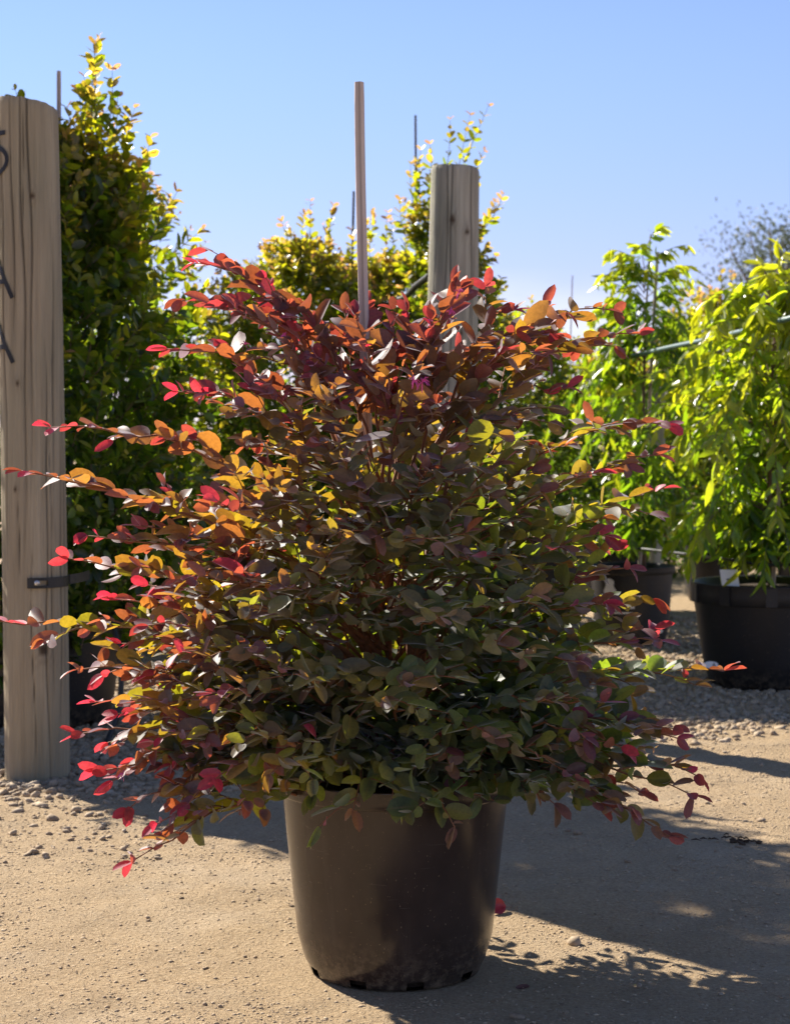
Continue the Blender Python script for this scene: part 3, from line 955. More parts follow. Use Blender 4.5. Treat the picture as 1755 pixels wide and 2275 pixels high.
# ------------------------------------------------------------------ timber posts
def post(name, label, base, top, radius, mat, seed, knots, tilt_top=0.02, rtop=1.0, cracks=24):
    base = np.array(base, float); top = np.array(top, float)
    o = thing(name, label, 'post', base)
    r = np.random.default_rng(seed)
    sides, nr = 192, 150
    th = np.arange(sides) / sides * 2 * np.pi
    us = np.linspace(0, 1, nr)
    H = top[2] - base[2]
    TH, UU = np.meshgrid(th, us)
    RR = radius * (1 + (rtop - 1) * UU)
    RR = RR + 0.0035 * np.sin(TH * 2 + 1 + UU * 2) + 0.0022 * np.sin(TH * 3 + UU * 4) + 0.0018 * (vnoise(TH * 9, UU * 3, seed) - 0.5) + 0.0012 * (vnoise(TH * 26, UU * 5, seed + 1) - 0.5)
    crack = np.zeros_like(RR); knot = np.zeros_like(RR)
    for k in range(cracks):
        t0 = r.uniform(0, 6.283) if k > 2 else 4.712 + r.uniform(-1.2, 1.2)
        u0 = r.uniform(0.1, 1.0); ul = r.uniform(0.06, 0.35)
        if k < 3:
            u0, ul = 1.0 - 0.1 * k, 0.5
        path = t0 + 0.05 * np.sin(UU * 9 + k) + 0.03 * np.sin(UU * 23 + k * 2)
        dth = np.abs((TH - path + np.pi) % (2 * np.pi) - np.pi)
        env = np.clip(1 - np.abs(UU - u0) / ul, 0, 1) ** 0.6
        c = np.exp(-(dth / (0.030 if k < 3 else 0.012 + 0.01 * (k % 3))) ** 2) * env
        crack = np.maximum(crack, c)
    for (ka, ku, ks) in knots:
        dth = ((TH - ka + np.pi) % (2 * np.pi) - np.pi) * radius
        dz = (UU - ku) * H
        dist = np.sqrt(dth ** 2 + (dz * 0.75) ** 2)
        core = np.exp(-(dist / ks) ** 4)
        rings = np.exp(-(dist / (ks * 2.4)) ** 2) * (0.5 + 0.5 * np.cos(dist / ks * 7)) * 0.45
        knot = np.maximum(knot, np.maximum(core, rings))
        RR = RR + 0.004 * np.exp(-(dist / (ks * 1.8)) ** 2) - 0.003 * core
    RR = RR - 0.007 * crack
    RR[-1] -= 0.004
    cx = base[0] + (top[0] - base[0]) * UU + RR * np.cos(TH); cy = base[1] + (top[1] - base[1]) * UU + RR * np.sin(TH)
    topz = H - tilt_top * (0.5 + 0.5 * np.cos(TH - 0.2)) ** 1.5 - 0.004 * vnoise(TH * 6, UU * 0 + seed, 3)
    cz = base[2] + UU * topz
    V_ = np.stack([cx, cy, cz], -1).reshape(-1, 3)
    ii_ = np.arange(nr - 1)[:, None] * sides; jj = np.arange(sides)[None]; kk = (jj + 1) % sides
    F_ = np.stack([ii_ + jj, ii_ + kk, ii_ + sides + kk, ii_ + sides + jj], -1).reshape(-1, 4)
    wd = np.stack([crack, knot, np.zeros_like(knot)], -1).reshape(-1, 3)
    mesh_np('trunk', V_, F_, mat, o, base, True, wd, attr="wood")
    ring = V_[-sides:]
    cv = np.vstack([ring, [ring.mean(0) + [0, 0, 0.002]]])
    mesh_np('sawn_end', cv, [(j, (j + 1) % sides, sides) for j in range(sides)], mat, o, ring.mean(0), False, np.zeros((sides + 1, 3)) + [0.25, 0, 0], attr="wood")
    return o


pA_b = P(84, 1722, 5.45); pA_b[2] = -0.02
pA_t = P(62, 218, 5.45)
RA = 0.0895
post_a = post('timber_post', 'thick tan round timber post with black painted letters standing in gravel', pA_b, pA_t, RA, M['post_a'], 3,
              [(4.712 + 0.45, 0.20, 0.016), (4.712 - 0.28, 0.585, 0.006), (4.712 + 0.30, 0.86, 0.008), (4.712 - 0.4, 0.43, 0.005)], 0.034)
pB_b = P(985, 1590, 6.6); pB_b[2] = -0.02
pB_t = P(1012, 368, 6.6)
post_b = post('timber_post', 'weathered grey round timber post rising behind the red shrub', pB_b, pB_t, 0.094, M['post_b'], 8,
              [(4.712 - 0.12, 0.90, 0.013), (4.712 + 0.5, 0.88, 0.010), (4.712 + 0.35, 0.70, 0.008)], 0.012, 0.88, 30)

# painted letters wrapped on the left flank of the tan post
def wrap_strokes(strokes, zc, ang0, width, hgt, sw):
    acc = Acc()
    for st in strokes:
        st = np.array(st, float)
        # densify
        pp = [st[0]]
        for a, b in zip(st[:-1], st[1:]):
            m_ = max(2, int(np.linalg.norm((b - a) * [width, hgt]) / 0.006))
            for q in range(1, m_ + 1):
                pp.append(a + (b - a) * q / m_)
        pp = np.array(pp) * [width, hgt]
        tg = np.gradient(pp, axis=0); tg /= np.linalg.norm(tg, axis=1)[:, None] + 1e-9
        nr_ = np.stack([-tg[:, 1], tg[:, 0]], 1)
        edges = []
        for off in (-1, -0.33, 0.33, 1):
            q = pp + nr_ * off * sw / 2
            th = ang0 + q[:, 0] / RA
            z = zc + q[:, 1]
            u = (z - pA_b[2]) / (pA_t[2] - pA_b[2])
            cx = pA_b[0] + (pA_t[0] - pA_b[0]) * u; cy = np.full_like(cx, pA_b[1])
            rr = RA + 0.0035 * np.sin(th * 2 + 1 + u * 2) + 0.0022 * np.sin(th * 3 + u * 4) + 0.0032
            edges.append(np.stack([cx + rr * np.cos(th), cy + rr * np.sin(th), z], 1))
        m_ = len(pp)
        V_ = np.concatenate(edges)
        F_ = [(e * m_ + i, e * m_ + i + 1, (e + 1) * m_ + i + 1, (e + 1) * m_ + i) for e in range(3) for i in range(m_ - 1)]
        acc.add(V_, F_)
    return acc


A_ST = [[(-0.5, -0.5), (0, 0.5)], [(0, 0.5), (0.5, -0.5)], [(-0.27, -0.12), (0.27, -0.12)]]
FIVE = [[(0.42, 0.5), (-0.35, 0.5)], [(-0.35, 0.5), (-0.40, 0.08)], [(-0.40, 0.08)] + [(0.02 + 0.45 * math.sin(a), -0.17 + 0.33 * math.cos(a)) for a in np.linspace(-0.9, 3.9, 16)]]
ang = math.pi + 0.42
for glyph, yc, hh, ww in ((FIVE, 347, 0.115, 0.112), (A_ST, 618, 0.125, 0.132), (A_ST, 762, 0.120, 0.132)):
    zc = P(0, yc, 5.45)[2]
    wrap_strokes(glyph, zc, ang, ww, hh, 0.013).build('painted_letter', M['black_paint'], post_a, pA_b, True)

# black strap with slot and screw, fixed round the tan post
stz = P(0, 1290, 5.45)[2]
st = thing('tie_strap', 'black plastic strap with slotted end screwed to the tan post', 'strap', (pA_b[0], pA_b[1], stz))
def arc_plate(t0, t1, z0, z1, r0, thick, n_=14):
    th = np.linspace(t0, t1, n_)
    u = (stz - pA_b[2]) / (pA_t[2] - pA_b[2]); cx = pA_b[0] + (pA_t[0] - pA_b[0]) * u; cy = pA_b[1]
    rows = []
    for (r_, z_) in ((r0, z0), (r0 + thick, z0), (r0 + thick, z1), (r0, z1)):
        rows.append(np.stack([cx + r_ * np.cos(th), cy + r_ * np.sin(th), np.full(n_, z_)], 1))
    V_ = np.concatenate(rows)
    F_ = [(a * n_ + i, a * n_ + i + 1, ((a + 1) % 4) * n_ + i + 1, ((a + 1) % 4) * n_ + i) for a in range(4) for i in range(n_ - 1)]
    F_ += [(0, n_, 2 * n_, 3 * n_), (n_ - 1, 4 * n_ - 1, 3 * n_ - 1, 2 * n_ - 1)]
    return V_, F_
sa = Acc()
r0 = RA + 0.004
A0 = 4.712 - 0.02
sa.add(*arc_plate(A0, A0 + 0.20, stz - 0.015, stz + 0.015, r0, 0.003, 6))
sa.add(*arc_plate(A0 + 0.20, A0 + 0.62, stz + 0.007, stz + 0.015, r0, 0.003, 8))
sa.add(*arc_plate(A0 + 0.20, A0 + 0.62, stz - 0.015, stz - 0.007, r0, 0.003, 8))
sa.add(*arc_plate(A0 + 0.62, A0 + 2.2, stz - 0.015, stz + 0.015, r0, 0.003, 16))
sa.build('band', M['black_plastic'], st, (pA_b[0], pA_b[1], stz), False)
th = A0 + 0.28
u_ = (stz - pA_b[2]) / (pA_t[2] - pA_b[2]); cxs = pA_b[0] + (pA_t[0] - pA_b[0]) * u_
c0 = np.array([cxs + (r0 + 0.001) * math.cos(th), pA_b[1] + (r0 + 0.001) * math.sin(th), stz + 0.001]); dn = np.array([math.cos(th), math.sin(th), 0])
V_, F_ = tube([c0, c0 + dn * 0.003, c0 + dn * 0.0055], [0.0075, 0.0075, 0.004], 12)
mesh_np('screw', V_, F_, M['metal'], st, c0, False)
tail = bez(np.array([cxs + 0.09, 5.50, stz]), np.array([cxs + 0.115, 5.54, stz]), np.array([cxs + 0.125, 5.64, stz + 0.002]), 8)
tv, tf = [], []
for i, p_ in enumerate(tail):
    tv += [p_ + [0, 0, -0.014], p_ + [0, 0, 0.014], p_ + [0.003, 0.002, 0.014], p_ + [0.003, 0.002, -0.014]]
for i in range(7):
    for j in range(4):
        tf.append((4 * i + j, 4 * i + (j + 1) % 4, 4 * i + 4 + (j + 1) % 4, 4 * i + 4 + j))
mesh_np('tail', tv, tf, M['black_plastic'], st, (cxs, 5.5, stz), False)

# ------------------------------------------------------------------ background plants
PLANTS = []          # (root, Leaves, material, want_single)
PLANTS.append((shrub, LV, M['red_leaf'], 300, 'leaf'))


def tubes_vec(pts, rad, sides):
    """pts (n,k,3): n thin tubes of k rings -> verts, quads"""
    n_, k_ = pts.shape[:2]
    tan = nrm(np.gradient(pts, axis=1))
    ref = np.array([0.31, 0.22, 0.92])
    a = nrm(np.cross(tan, ref)); b = np.cross(a, tan)
    th = np.arange(sides) / sides * 2 * np.pi
    V_ = pts[:, :, None, :] + np.asarray(rad)[None, :, None, None] * (np.cos(th)[None, None, :, None] * a[:, :, None, :] + np.sin(th)[None, None, :, None] * b[:, :, None, :])
    i_ = np.arange(k_ - 1)[:, None] * sides; j_ = np.arange(sides)[None]; q_ = (j_ + 1) % sides
    f_ = np.stack([i_ + j_, i_ + q_, i_ + sides + q_, i_ + sides + j_], -1).reshape(-1, 4)
    F_ = (f_[None] + (np.arange(n_) * k_ * sides)[:, None, None]).reshape(-1, 4)
    return V_.reshape(-1, 3), F_


def bez_vec(S, C_, E, u):
    u = np.asarray(u)
    while u.ndim < 3:
        u = u[..., None] if u.ndim == 2 else u[None]
    return (1 - u) ** 2 * S[:, None] + 2 * u * (1 - u) * C_[:, None] + u ** 2 * E[:, None], nrm(2 * (1 - u) * (C_ - S)[:, None] + 2 * u * (E - C_)[:, None])


def upright(label, centre, z0, ztop, prof, n_tw, leaf, shoots, seed, mat='hedge_leaf', singles=300, group=None, name='lilly_pilly', yellow=1.0, bark='hedge_bark', pairs=7, shell=0.3, tmpl=None, low=0.0):
    r = np.random.default_rng(seed)
    cx, cy = centre
    root = thing(name, label, 'hedge plant', (cx, cy, z0), group)
    lv = Leaves(tmpl or T_HEDGE)
    H = ztop - z0
    pz = np.array([p[0] for p in prof]) * H + z0; pr = np.array([p[1] for p in prof])
    for k in range(3):
        a = r.uniform(0, 6.28)
        b0 = np.array([cx + 0.02 * math.cos(a), cy + 0.02 * math.sin(a), z0 - 0.02])
        t0 = np.array([cx + 0.05 * math.cos(a), cy + 0.05 * math.sin(a), z0 + H * r.uniform(0.7, 0.85)])
        V_, F_ = tube(bez(b0, (b0 + t0) / 2 + r.normal(0, 0.02, 3), t0, 9), np.linspace(0.012, 0.003, 9), 6)
        mesh_np('trunk', V_, F_, M[bark], root, b0)
    z = z0 + H * (low + (1 - low) * r.random(n_tw))
    a = r.uniform(0, 6.283, n_tw)
    # uneven outline: lobes and hollows
    lob = 0.68 + 0.62 * vnoise(a * 1.6 + 10, z * 5.0, seed)
    rad = np.interp(z, pz, pr) * lob
    q = np.sqrt(r.uniform(shell, 1.0, n_tw))
    E = np.stack([cx + rad * q * np.cos(a), cy + rad * q * np.sin(a), z], 1)
    dr = nrm(np.stack([np.cos(a) * r.uniform(0.3, 1.0, n_tw), np.sin(a) * r.uniform(0.3, 1.0, n_tw), r.uniform(0.1, 1.2, n_tw)], 1))
    ln = r.uniform(0.10, 0.24, n_tw)
    S = E - dr * ln[:, None]
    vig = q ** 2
    if shoots:
        sh = np.array(shoots, float)
        E2 = np.array([P(p[0], p[1], cy + r.uniform(-0.1, 0.1)) for p in shoots])
        S2 = E2 - np.stack([sh[:, 3] * sh[:, 2], 0 * sh[:, 2], sh[:, 2] * np.sqrt(np.maximum(0.05, 1 - sh[:, 3] ** 2))], 1)
        # each shoot in two lengths so the leaves stay close set
        mid = (S2 + E2) / 2 + r.normal(0, 0.008, S2.shape)
        S = np.vstack([S, S2, mid]); E = np.vstack([E, mid, E2]); vig = np.concatenate([vig, np.full(len(sh), 0.6), np.full(len(sh), 1.0)])
    C_ = (S + E) / 2 + r.normal(0, 0.013, S.shape)
    n_ = len(S)
    pts, _ = bez_vec(S, C_, E, np.linspace(0, 1, 4)[None, :, None])
    V_, F_ = tubes_vec(pts, np.linspace(0.0022, 0.0008, 4), 3)
    mesh_np('twigs', V_, F_, M[bark], root, (cx, cy, z0), True, None, 'stuff')
    sv = np.clip(np.linspace(0.06, 0.99, pairs)[None] + r.uniform(-0.05, 0.05, (n_, pairs)), 0, 1)
    p, t = bez_vec(S, C_, E, sv)
    e1 = nrm(np.cross(t, [0.3, 0.2, 0.9])); e2 = np.cross(t, e1)
    a0 = r.uniform(0, 6.28, (n_, pairs, 1))
    zf = np.clip((E[:, 2] - z0) / H, 0, 1)[:, None]
    for side in (0, 1):
        sd = e1 * np.cos(a0 + side * math.pi) + e2 * np.sin(a0 + side * math.pi)
        d = nrm(0.7 * t + 0.85 * sd + 0.18 * r.normal(size=t.shape))
        nn = nrm(t * 0.6 - sd * 0.4 + UPV * 0.2 + 0.65 * r.normal(size=t.shape))
        sz_ = leaf * r.uniform(0.7, 1.15, sv.shape) * (1 - 0.4 * np.maximum(0, sv - 0.75) / 0.25)
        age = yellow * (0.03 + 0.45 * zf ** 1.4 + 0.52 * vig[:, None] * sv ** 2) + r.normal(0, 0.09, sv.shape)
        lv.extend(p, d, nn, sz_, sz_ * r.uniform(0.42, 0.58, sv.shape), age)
    lv.bake(r, (0.0, 0.5), (-0.1, 0.3))
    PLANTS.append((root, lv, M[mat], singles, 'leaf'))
    return root


def xy(px, d):
    return ((px - CX) / F * d, d)


# tall hedge plant behind the tan post
dL = 6.45
upright('tall pointed green hedge plant with orange tips beside the tan post', xy(62, dL), 0.30, 2.06,
        [(0, .40), (0.1, .58), (0.34, .70), (0.50, .66), (0.65, .60), (0.78, .52), (0.88, .40), (0.95, .27), (1, .16)], 1250, 0.057,
        [(215, 88, .5, .05), (218, 84, .3, .0), (250, 155, .45, .1), (188, 168, .45, .0), (178, 200, .4, -.05), (285, 262, .4, .25), (300, 240, .4, .2), (335, 305, .4, .35), (330, 335, .35, .5), (395, 425, .4, .5), (375, 440, .35, .4),
         (452, 508, .35, .75), (430, 560, .3, .7), (460, 640, .3, .8), (465, 700, .3, .8), (150, 235, .35, -.1), (232, 250, .35, .1), (262, 210, .4, .1), (35, 200, .3, -.1), (210, 190, .4, .0), (270, 300, .35, .1), (310, 360, .3, .3),
         (165, 260, .3, 0), (200, 240, .3, 0), (240, 290, .3, .1), (190, 300, .3, 0), (225, 330, .3, .1), (280, 350, .3, .2), (340, 390, .3, .3), (155, 300, .3, 0), (250, 345, .3, .1), (320, 420, .3, .3)], 31, pairs=7, shell=0.25)
# its neighbours: one hidden behind it, one just outside the picture whose shade falls across the sand
upright('hedge plant hidden behind the tall pointed hedge plant', xy(235, 8.6), 0.34, 2.22, [(0, .3), (0.2, .45), (0.6, .46), (0.85, .36), (1, .16)], 800, 0.048, [], 61, singles=0, yellow=1.1, pairs=6)
upright('very tall slender hedge plant left of the tan post', (-1.86, 6.78), 0.34, 3.4, [(0, .3), (0.2, .36), (0.6, .38), (0.85, .34), (1, .2)], 1500, 0.055, [], 62, singles=0, pairs=6)
upright('broad dense hedge plant behind and left of the tall pointed one', (-2.12, 7.4), 0.30, 2.40, [(0, .36), (0.2, .5), (0.6, .52), (0.85, .42), (1, .25)], 1300, 0.050, [], 63, singles=0, pairs=6)
# yellow-tipped plants behind the shrub
dM1 = 8.4
upright('rounded yellow green hedge plant with golden tips left of the main stake', xy(665, dM1), 0.34, 1.84,
        [(0, .3), (0.2, .46), (0.5, .50), (0.7, .50), (0.85, .42), (0.95, .27), (1, .14)], 1050, 0.044,
        [(690, 445, .4, .0), (675, 470, .35, .0), (740, 455, .3, .1), (625, 490, .35, -.2), (640, 505, .3, -.1), (590, 560, .3, -.4), (575, 590, .3, -.4), (560, 600, .25, -.5), (720, 500, .3, 0), (780, 510, .3, .1), (540, 690, .3, -.6), (505, 740, .3, -.6), (480, 730, .3, -.6)],
        32, singles=300, yellow=1.08, pairs=7, shell=0.35)
upright('golden tipped hedge plant between the main stake and grey post', xy(840, 8.7), 0.34, 1.80,
        [(0, .3), (0.2, .40), (0.5, .42), (0.75, .40), (0.9, .30), (1, .14)], 950, 0.044,
        [(830, 468, .3, .1), (815, 490, .3, 0), (870, 490, .35, -.1), (860, 470, .3, 0), (900, 450, .3, 0)], 38, singles=250, yellow=1.08, pairs=7, shell=0.35)
dM2 = 8.0
upright('loose yellow green hedge plant with long shoots behind the grey post', xy(985, dM2), 0.34, 1.98,
        [(0, .3), (0.2, .42), (0.5, .38), (0.7, .29), (0.85, .22), (1, .12)], 620, 0.046,
        [(1085, 235, .55, .35), (1045, 250, .5, .2), (1000, 265, .5, .1), (955, 320, .4, -.05), (912, 365, .45, -.1), (925, 355, .4, .0), (1075, 335, .4, .4), (1060, 395, .3, .4), (1118, 430, .4, .5), (1100, 450, .35, .5), (1085, 480, .3, .5),
         (1100, 565, .35, .6), (1120, 640, .3, .7), (1085, 660, .3, .6), (890, 440, .35, -.1), (935, 330, .4, 0), (960, 380, .35, 0)], 33, singles=250, yellow=1.0, pairs=7)
# lower plants further back closing the row
PF = [(0, .3), (0.3, .52), (0.7, .50), (0.9, .34), (1, .14)]
upright('dense green hedge plant right behind the grey post', xy(1150, 9.8), 0.34, 1.60, PF, 700, 0.046, [(1250, 690, .3, .4), (1180, 660, .3, .1), (1120, 700, .3, 0)], 34, singles=150, yellow=0.9, pairs=6)
upright('bushy green hedge plant seen behind the bamboo cane', xy(1360, 10.4), 0.34, 1.42, PF, 700, 0.046, [(1330, 800, .3, -.2), (1390, 760, .3, .1)], 35, singles=150, yellow=1.0, pairs=6)
upright('orange tipped hedge plant standing below the far grey gum', xy(1590, 10.9), 0.34, 1.80, [(0, .3), (0.3, .5), (0.7, .52), (0.88, .38), (1, .18)], 800, 0.046,
        [(1600, 592, .4, 0), (1625, 605, .3, .1), (1570, 640, .3, -.2), (1650, 640, .3, .2), (1555, 655, .3, -.3)], 36, singles=150, yellow=1.15, pairs=6)
upright('low hedge plant between the tall pointed one and the golden ones', xy(470, 9.2), 0.34, 1.42, PF, 620, 0.046, [], 37, singles=150, yellow=1.1, pairs=6)
upright('green hedge plant at the far right edge behind the full weeping tree', xy(1800, 10.6), 0.34, 1.80, PF, 600, 0.046, [], 39, singles=60, yellow=1.0, pairs=6)


for (a, d, lab, sd) in ((1290, 12.4, 'low leafy plant in the far row, behind the lettered pot', 71), (1490, 12.8, 'low leafy plant in the far row, between the slender and full weeping trees', 72), (1690, 12.6, 'low leafy plant in the far row, behind the wide lugged pot', 73)):
    upright(lab, xy(a, d), 0.06, 1.25, [(0, .38), (0.3, .5), (0.7, .48), (0.9, .34), (1, .2)], 420, 0.05, [], sd, singles=0, yellow=0.7, pairs=6)


def weeping(label, centre, z0, ztop, Rm, n_tw, leaf, tips, seed, singles=300, spread_top=0.25, yellow=1.0, umax=1.0):
    r = np.random.default_rng(seed)
    cx, cy = centre
    root = thing('weeping_lilly_pilly', label, 'tree', (cx, cy, z0))
    lv = Leaves(T_LONG)
    H = ztop - z0
    tr_top = np.array([cx + 0.03, cy, ztop])
    V_, F_ = tube(bez(np.array([cx, cy, z0 - 0.03]), np.array([cx - 0.02, cy, z0 + H * .5]), tr_top, 16), np.linspace(0.013, 0.0025, 16), 8)
    mesh_np('trunk', V_, F_, M['hedge_bark'], root, (cx, cy, z0))

    u = r.random(n_tw) ** 1.25 * umax
    z = z0 + H * (0.04 + 0.92 * u)
    a = r.uniform(0, 6.283, n_tw)
    rad = Rm * r.uniform(0.45, 1.0, n_tw) * np.interp(u, [0, 0.2, 0.6, 0.85, 1], [0.45, 0.85, 1.0, 0.7, spread_top]) * (0.5 + 0.95 * vnoise(a * 1.6, z * 6, seed))
    h = np.stack([np.cos(a), np.sin(a), 0 * a], 1)
    S = np.stack([np.full(n_tw, cx), np.full(n_tw, cy), z], 1)
    drop = r.uniform(-0.08, 0.30, n_tw) * (0.4 + 0.6 * (1 - u))
    E = S + h * rad[:, None] - UPV * drop[:, None]
    E[:, 2] = np.maximum(E[:, 2], z0 + 0.06 + 0.1 * r.random(n_tw))
    C_ = S + h * rad[:, None] * 0.6 + UPV * r.uniform(0.08, 0.26, n_tw)[:, None]
    vig = r.uniform(0.2, 1.0, n_tw)
    E2 = np.array([P(p[0], p[1], cy + r.uniform(-0.15, 0.1)) for p in tips])
    S2 = np.stack([np.full(len(tips), cx), np.full(len(tips), cy), np.minimum(E2[:, 2] - 0.10, ztop - 0.1)], 1)
    S = np.vstack([S, S2]); E = np.vstack([E, E2]); C_ = np.vstack([C_, (S2 + E2) / 2 + UPV * 0.06]); vig = np.concatenate([vig, np.full(len(tips), 0.9)])
    n_ = len(S)
    pts, _ = bez_vec(S, C_, E, np.linspace(0, 1, 7)[None, :, None])
    V_, F_ = tubes_vec(pts, np.linspace(0.003, 0.0008, 7), 3)
    mesh_np('twigs', V_, F_, M['hedge_bark'], root, (cx, cy, z0), True, None, 'stuff')
    nl = 18
    sv = np.clip(np.linspace(0.25, 0.99, nl)[None] + r.uniform(-0.02, 0.02, (n_, nl)), 0, 1)
    p, t = bez_vec(S, C_, E, sv)
    sd = nrm(np.cross(t, UPV)) * np.where(np.arange(nl) % 2, 1, -1)[None, :, None]
    d = nrm(0.55 * t + 0.6 * sd - UPV * r.uniform(0.2, 1.1, (n_, nl, 1)) + 0.25 * r.normal(size=t.shape))
    nn = nrm(sd * 0.2 + UPV * 0.25 + 0.9 * r.normal(size=t.shape))
    sz_ = leaf * r.uniform(0.65, 1.15, sv.shape)
    zf = np.clip((S[:, 2] - z0) / H, 0, 1)[:, None]
    age = yellow * (0.06 + 0.42 * zf + 0.68 * vig[:, None] * sv ** 1.3) + r.normal(0, 0.1, sv.shape)
    lv.extend(p, d, nn, sz_, sz_ * r.uniform(0.22, 0.33, sv.shape), age)
    lv.bake(r, (0.1, 0.6), (0.0, 0.35))
    PLANTS.append((root, lv, M['weep_leaf'], singles, 'leaf'))
    return root


dA, dB = 8.75, 7.35
weeping('slender weeping tree tied to a bamboo cane in the pot with a white logo', xy(1430, dA), 0.36, P(0, 520, dA)[2], 0.42, 125, 0.080,
        [(1468, 500), (1420, 545), (1350, 555), (1375, 560), (1530, 545), (1335, 610), (1325, 625), (1530, 590), (1500, 600), (1405, 590), (1480, 560), (1390, 640), (1345, 660), (1360, 600), (1520, 640), (1545, 620), (1380, 590), (1440, 600), (1490, 650), (1320, 690), (1370, 700), (1550, 700), (1300, 760), (1290, 820), (1400, 700)], 41, spread_top=0.25, yellow=0.95, umax=0.78)
weeping('full weeping tree with bright yellow green leaves in the widest black pot', xy(1712, dB), 0.40, P(0, 610, dB)[2], 0.58, 235, 0.090,
        [(1742, 560), (1700, 610), (1650, 640), (1690, 585), (1750, 640), (1660, 690), (1560, 740), (1530, 780), (1500, 860), (1520, 840)], 42, spread_top=0.5, yellow=1.3)

# far gum tree above the hedge on the right
def far_gum(label, px, py, d, seed, rx, rz, n_c):
    r = np.random.default_rng(seed)
    c = P(px, py, d)
    root = thing('gum_tree', label, 'tree', (c[0], d, 0))
    lv = Leaves(T_LONG); acc = Acc()
    V_, F_ = tube(bez(np.array([c[0], d, -0.1]), np.array([c[0] + 0.3, d, c[2] * .5]), c + [0, 0, rz * 0.3], 12), np.linspace(0.22, 0.05, 12), 8)
    mesh_np('trunk', V_, F_, M['hedge_bark'], root, (c[0], d, 0))
    for k in range(n_c):
        dirv = nrm(r.normal(size=3)); q = r.random() ** 0.4
        cc = c + dirv * q * np.array([rx, rx, rz])
        b0 = c * [1, 1, 0] + [0, 0, c[2] - rz * 0.8]
        acc.add(*tube(bez(b0, (b0 + cc) / 2 + [0, 0, -0.2], cc, 5), np.linspace(0.05, 0.01, 5), 4, False))
        for j in range(110):
            p = cc + r.normal(0, 1, 3) * np.array([.30, .30, .20])
            dd = nrm(r.normal(size=3) * [1, 1, .6] - UPV * 0.6)
            L_ = r.uniform(0.06, 0.11)
            lv.add(p, dd, r.normal(size=3), L_, L_ * 0.34, r.random())
    acc.build('branches', M['hedge_bark'], root, (c[0], d, 0), True, 'stuff')
    lv.bake(r)
    PLANTS.append((root, lv, M['gum_leaf'], 0, 'leaf'))


far_gum('distant grey green gum tree rising above the right hedge', 1730, 615, 32.0, 51, 1.0, 1.1, 46)
far_gum('low distant grey green gum tree behind the orange tipped hedge plant', 1560, 800, 36.0, 52, 1.7, 1.4, 40)

far_gum('broad distant gum tree beyond the right end of the hedge', 2150, 760, 34.0, 53, 2.2, 1.8, 50)
far_gum('tallest distant gum tree far right of the hedge', 2600, 640, 38.0, 54, 2.6, 2.4, 60)

# ------------------------------------------------------------------ visibility: which leaves show largest
occ = []
for (b0, t0, rad) in ((pA_b, pA_t, RA), (pB_b, pB_t, 0.088)):
    for z in np.arange(0, 1.96, 0.01):
        for k in np.linspace(-1, 1, 24):
            u = z / (t0[2] - b0[2])
            if u <= 1:
                occ.append([b0[0] + (t0[0] - b0[0]) * u + rad * k, b0[1] - rad * math.sqrt(max(0, 1 - k * k)), z])
occ = np.array(occ)
CELL = 9.0


def cells(pts):
    a = CX + F * pts[:, 0] / pts[:, 1]; b = HY + F * (CAMH - pts[:, 2]) / pts[:, 1]
    ok = (a >= 0) & (a < 1755) & (b >= 0) & (b < 2275)
    ca = np.clip((a / CELL).astype(int), 0, 194); cb = np.clip((b / CELL).astype(int), 0, 252)
    return ca * 253 + cb, ok


zb = np.full(195 * 253, 1e9)
cid, ok = cells(occ)
np.minimum.at(zb, cid[ok], occ[ok, 1])
store = []
for (_, lv, _, _, _) in PLANTS:
    pts = lv.V.reshape(-1, 3)
    cid, ok = cells(pts)
    np.minimum.at(zb, cid[ok], pts[ok, 1])
    store.append((cid, ok))
for (root, lv, mat, want, nm), (cid, ok) in zip(PLANTS, store):
    nlv, k = lv.V.shape[:2]
    pts = lv.V.reshape(-1, 3)
    vis = (ok & (pts[:, 1] <= zb[cid] + 0.02)).reshape(nlv, k).mean(1)
    size = np.array(lv.L) * np.array(lv.W) / (lv.V[:, 0, 1] ** 2)
    score = vis * size
    order = np.argsort(-score)
    sel = order[:want]; rest = order[want:]
    for i in sel:
        mesh_np(nm, lv.V[i], lv.F, mat, root, lv.V[i, 0], True, lv.ld[i])
    Fs = (lv.F[None] + (np.arange(len(rest)) * k)[:, None, None]).reshape(-1, 4)
    o = mesh_np('foliage', lv.V[rest].reshape(-1, 3), Fs, mat, root, np.array(root.location), True, lv.ld[rest].reshape(-1, 3), "stuff")
    print(root.name, nlv, 'leaves')

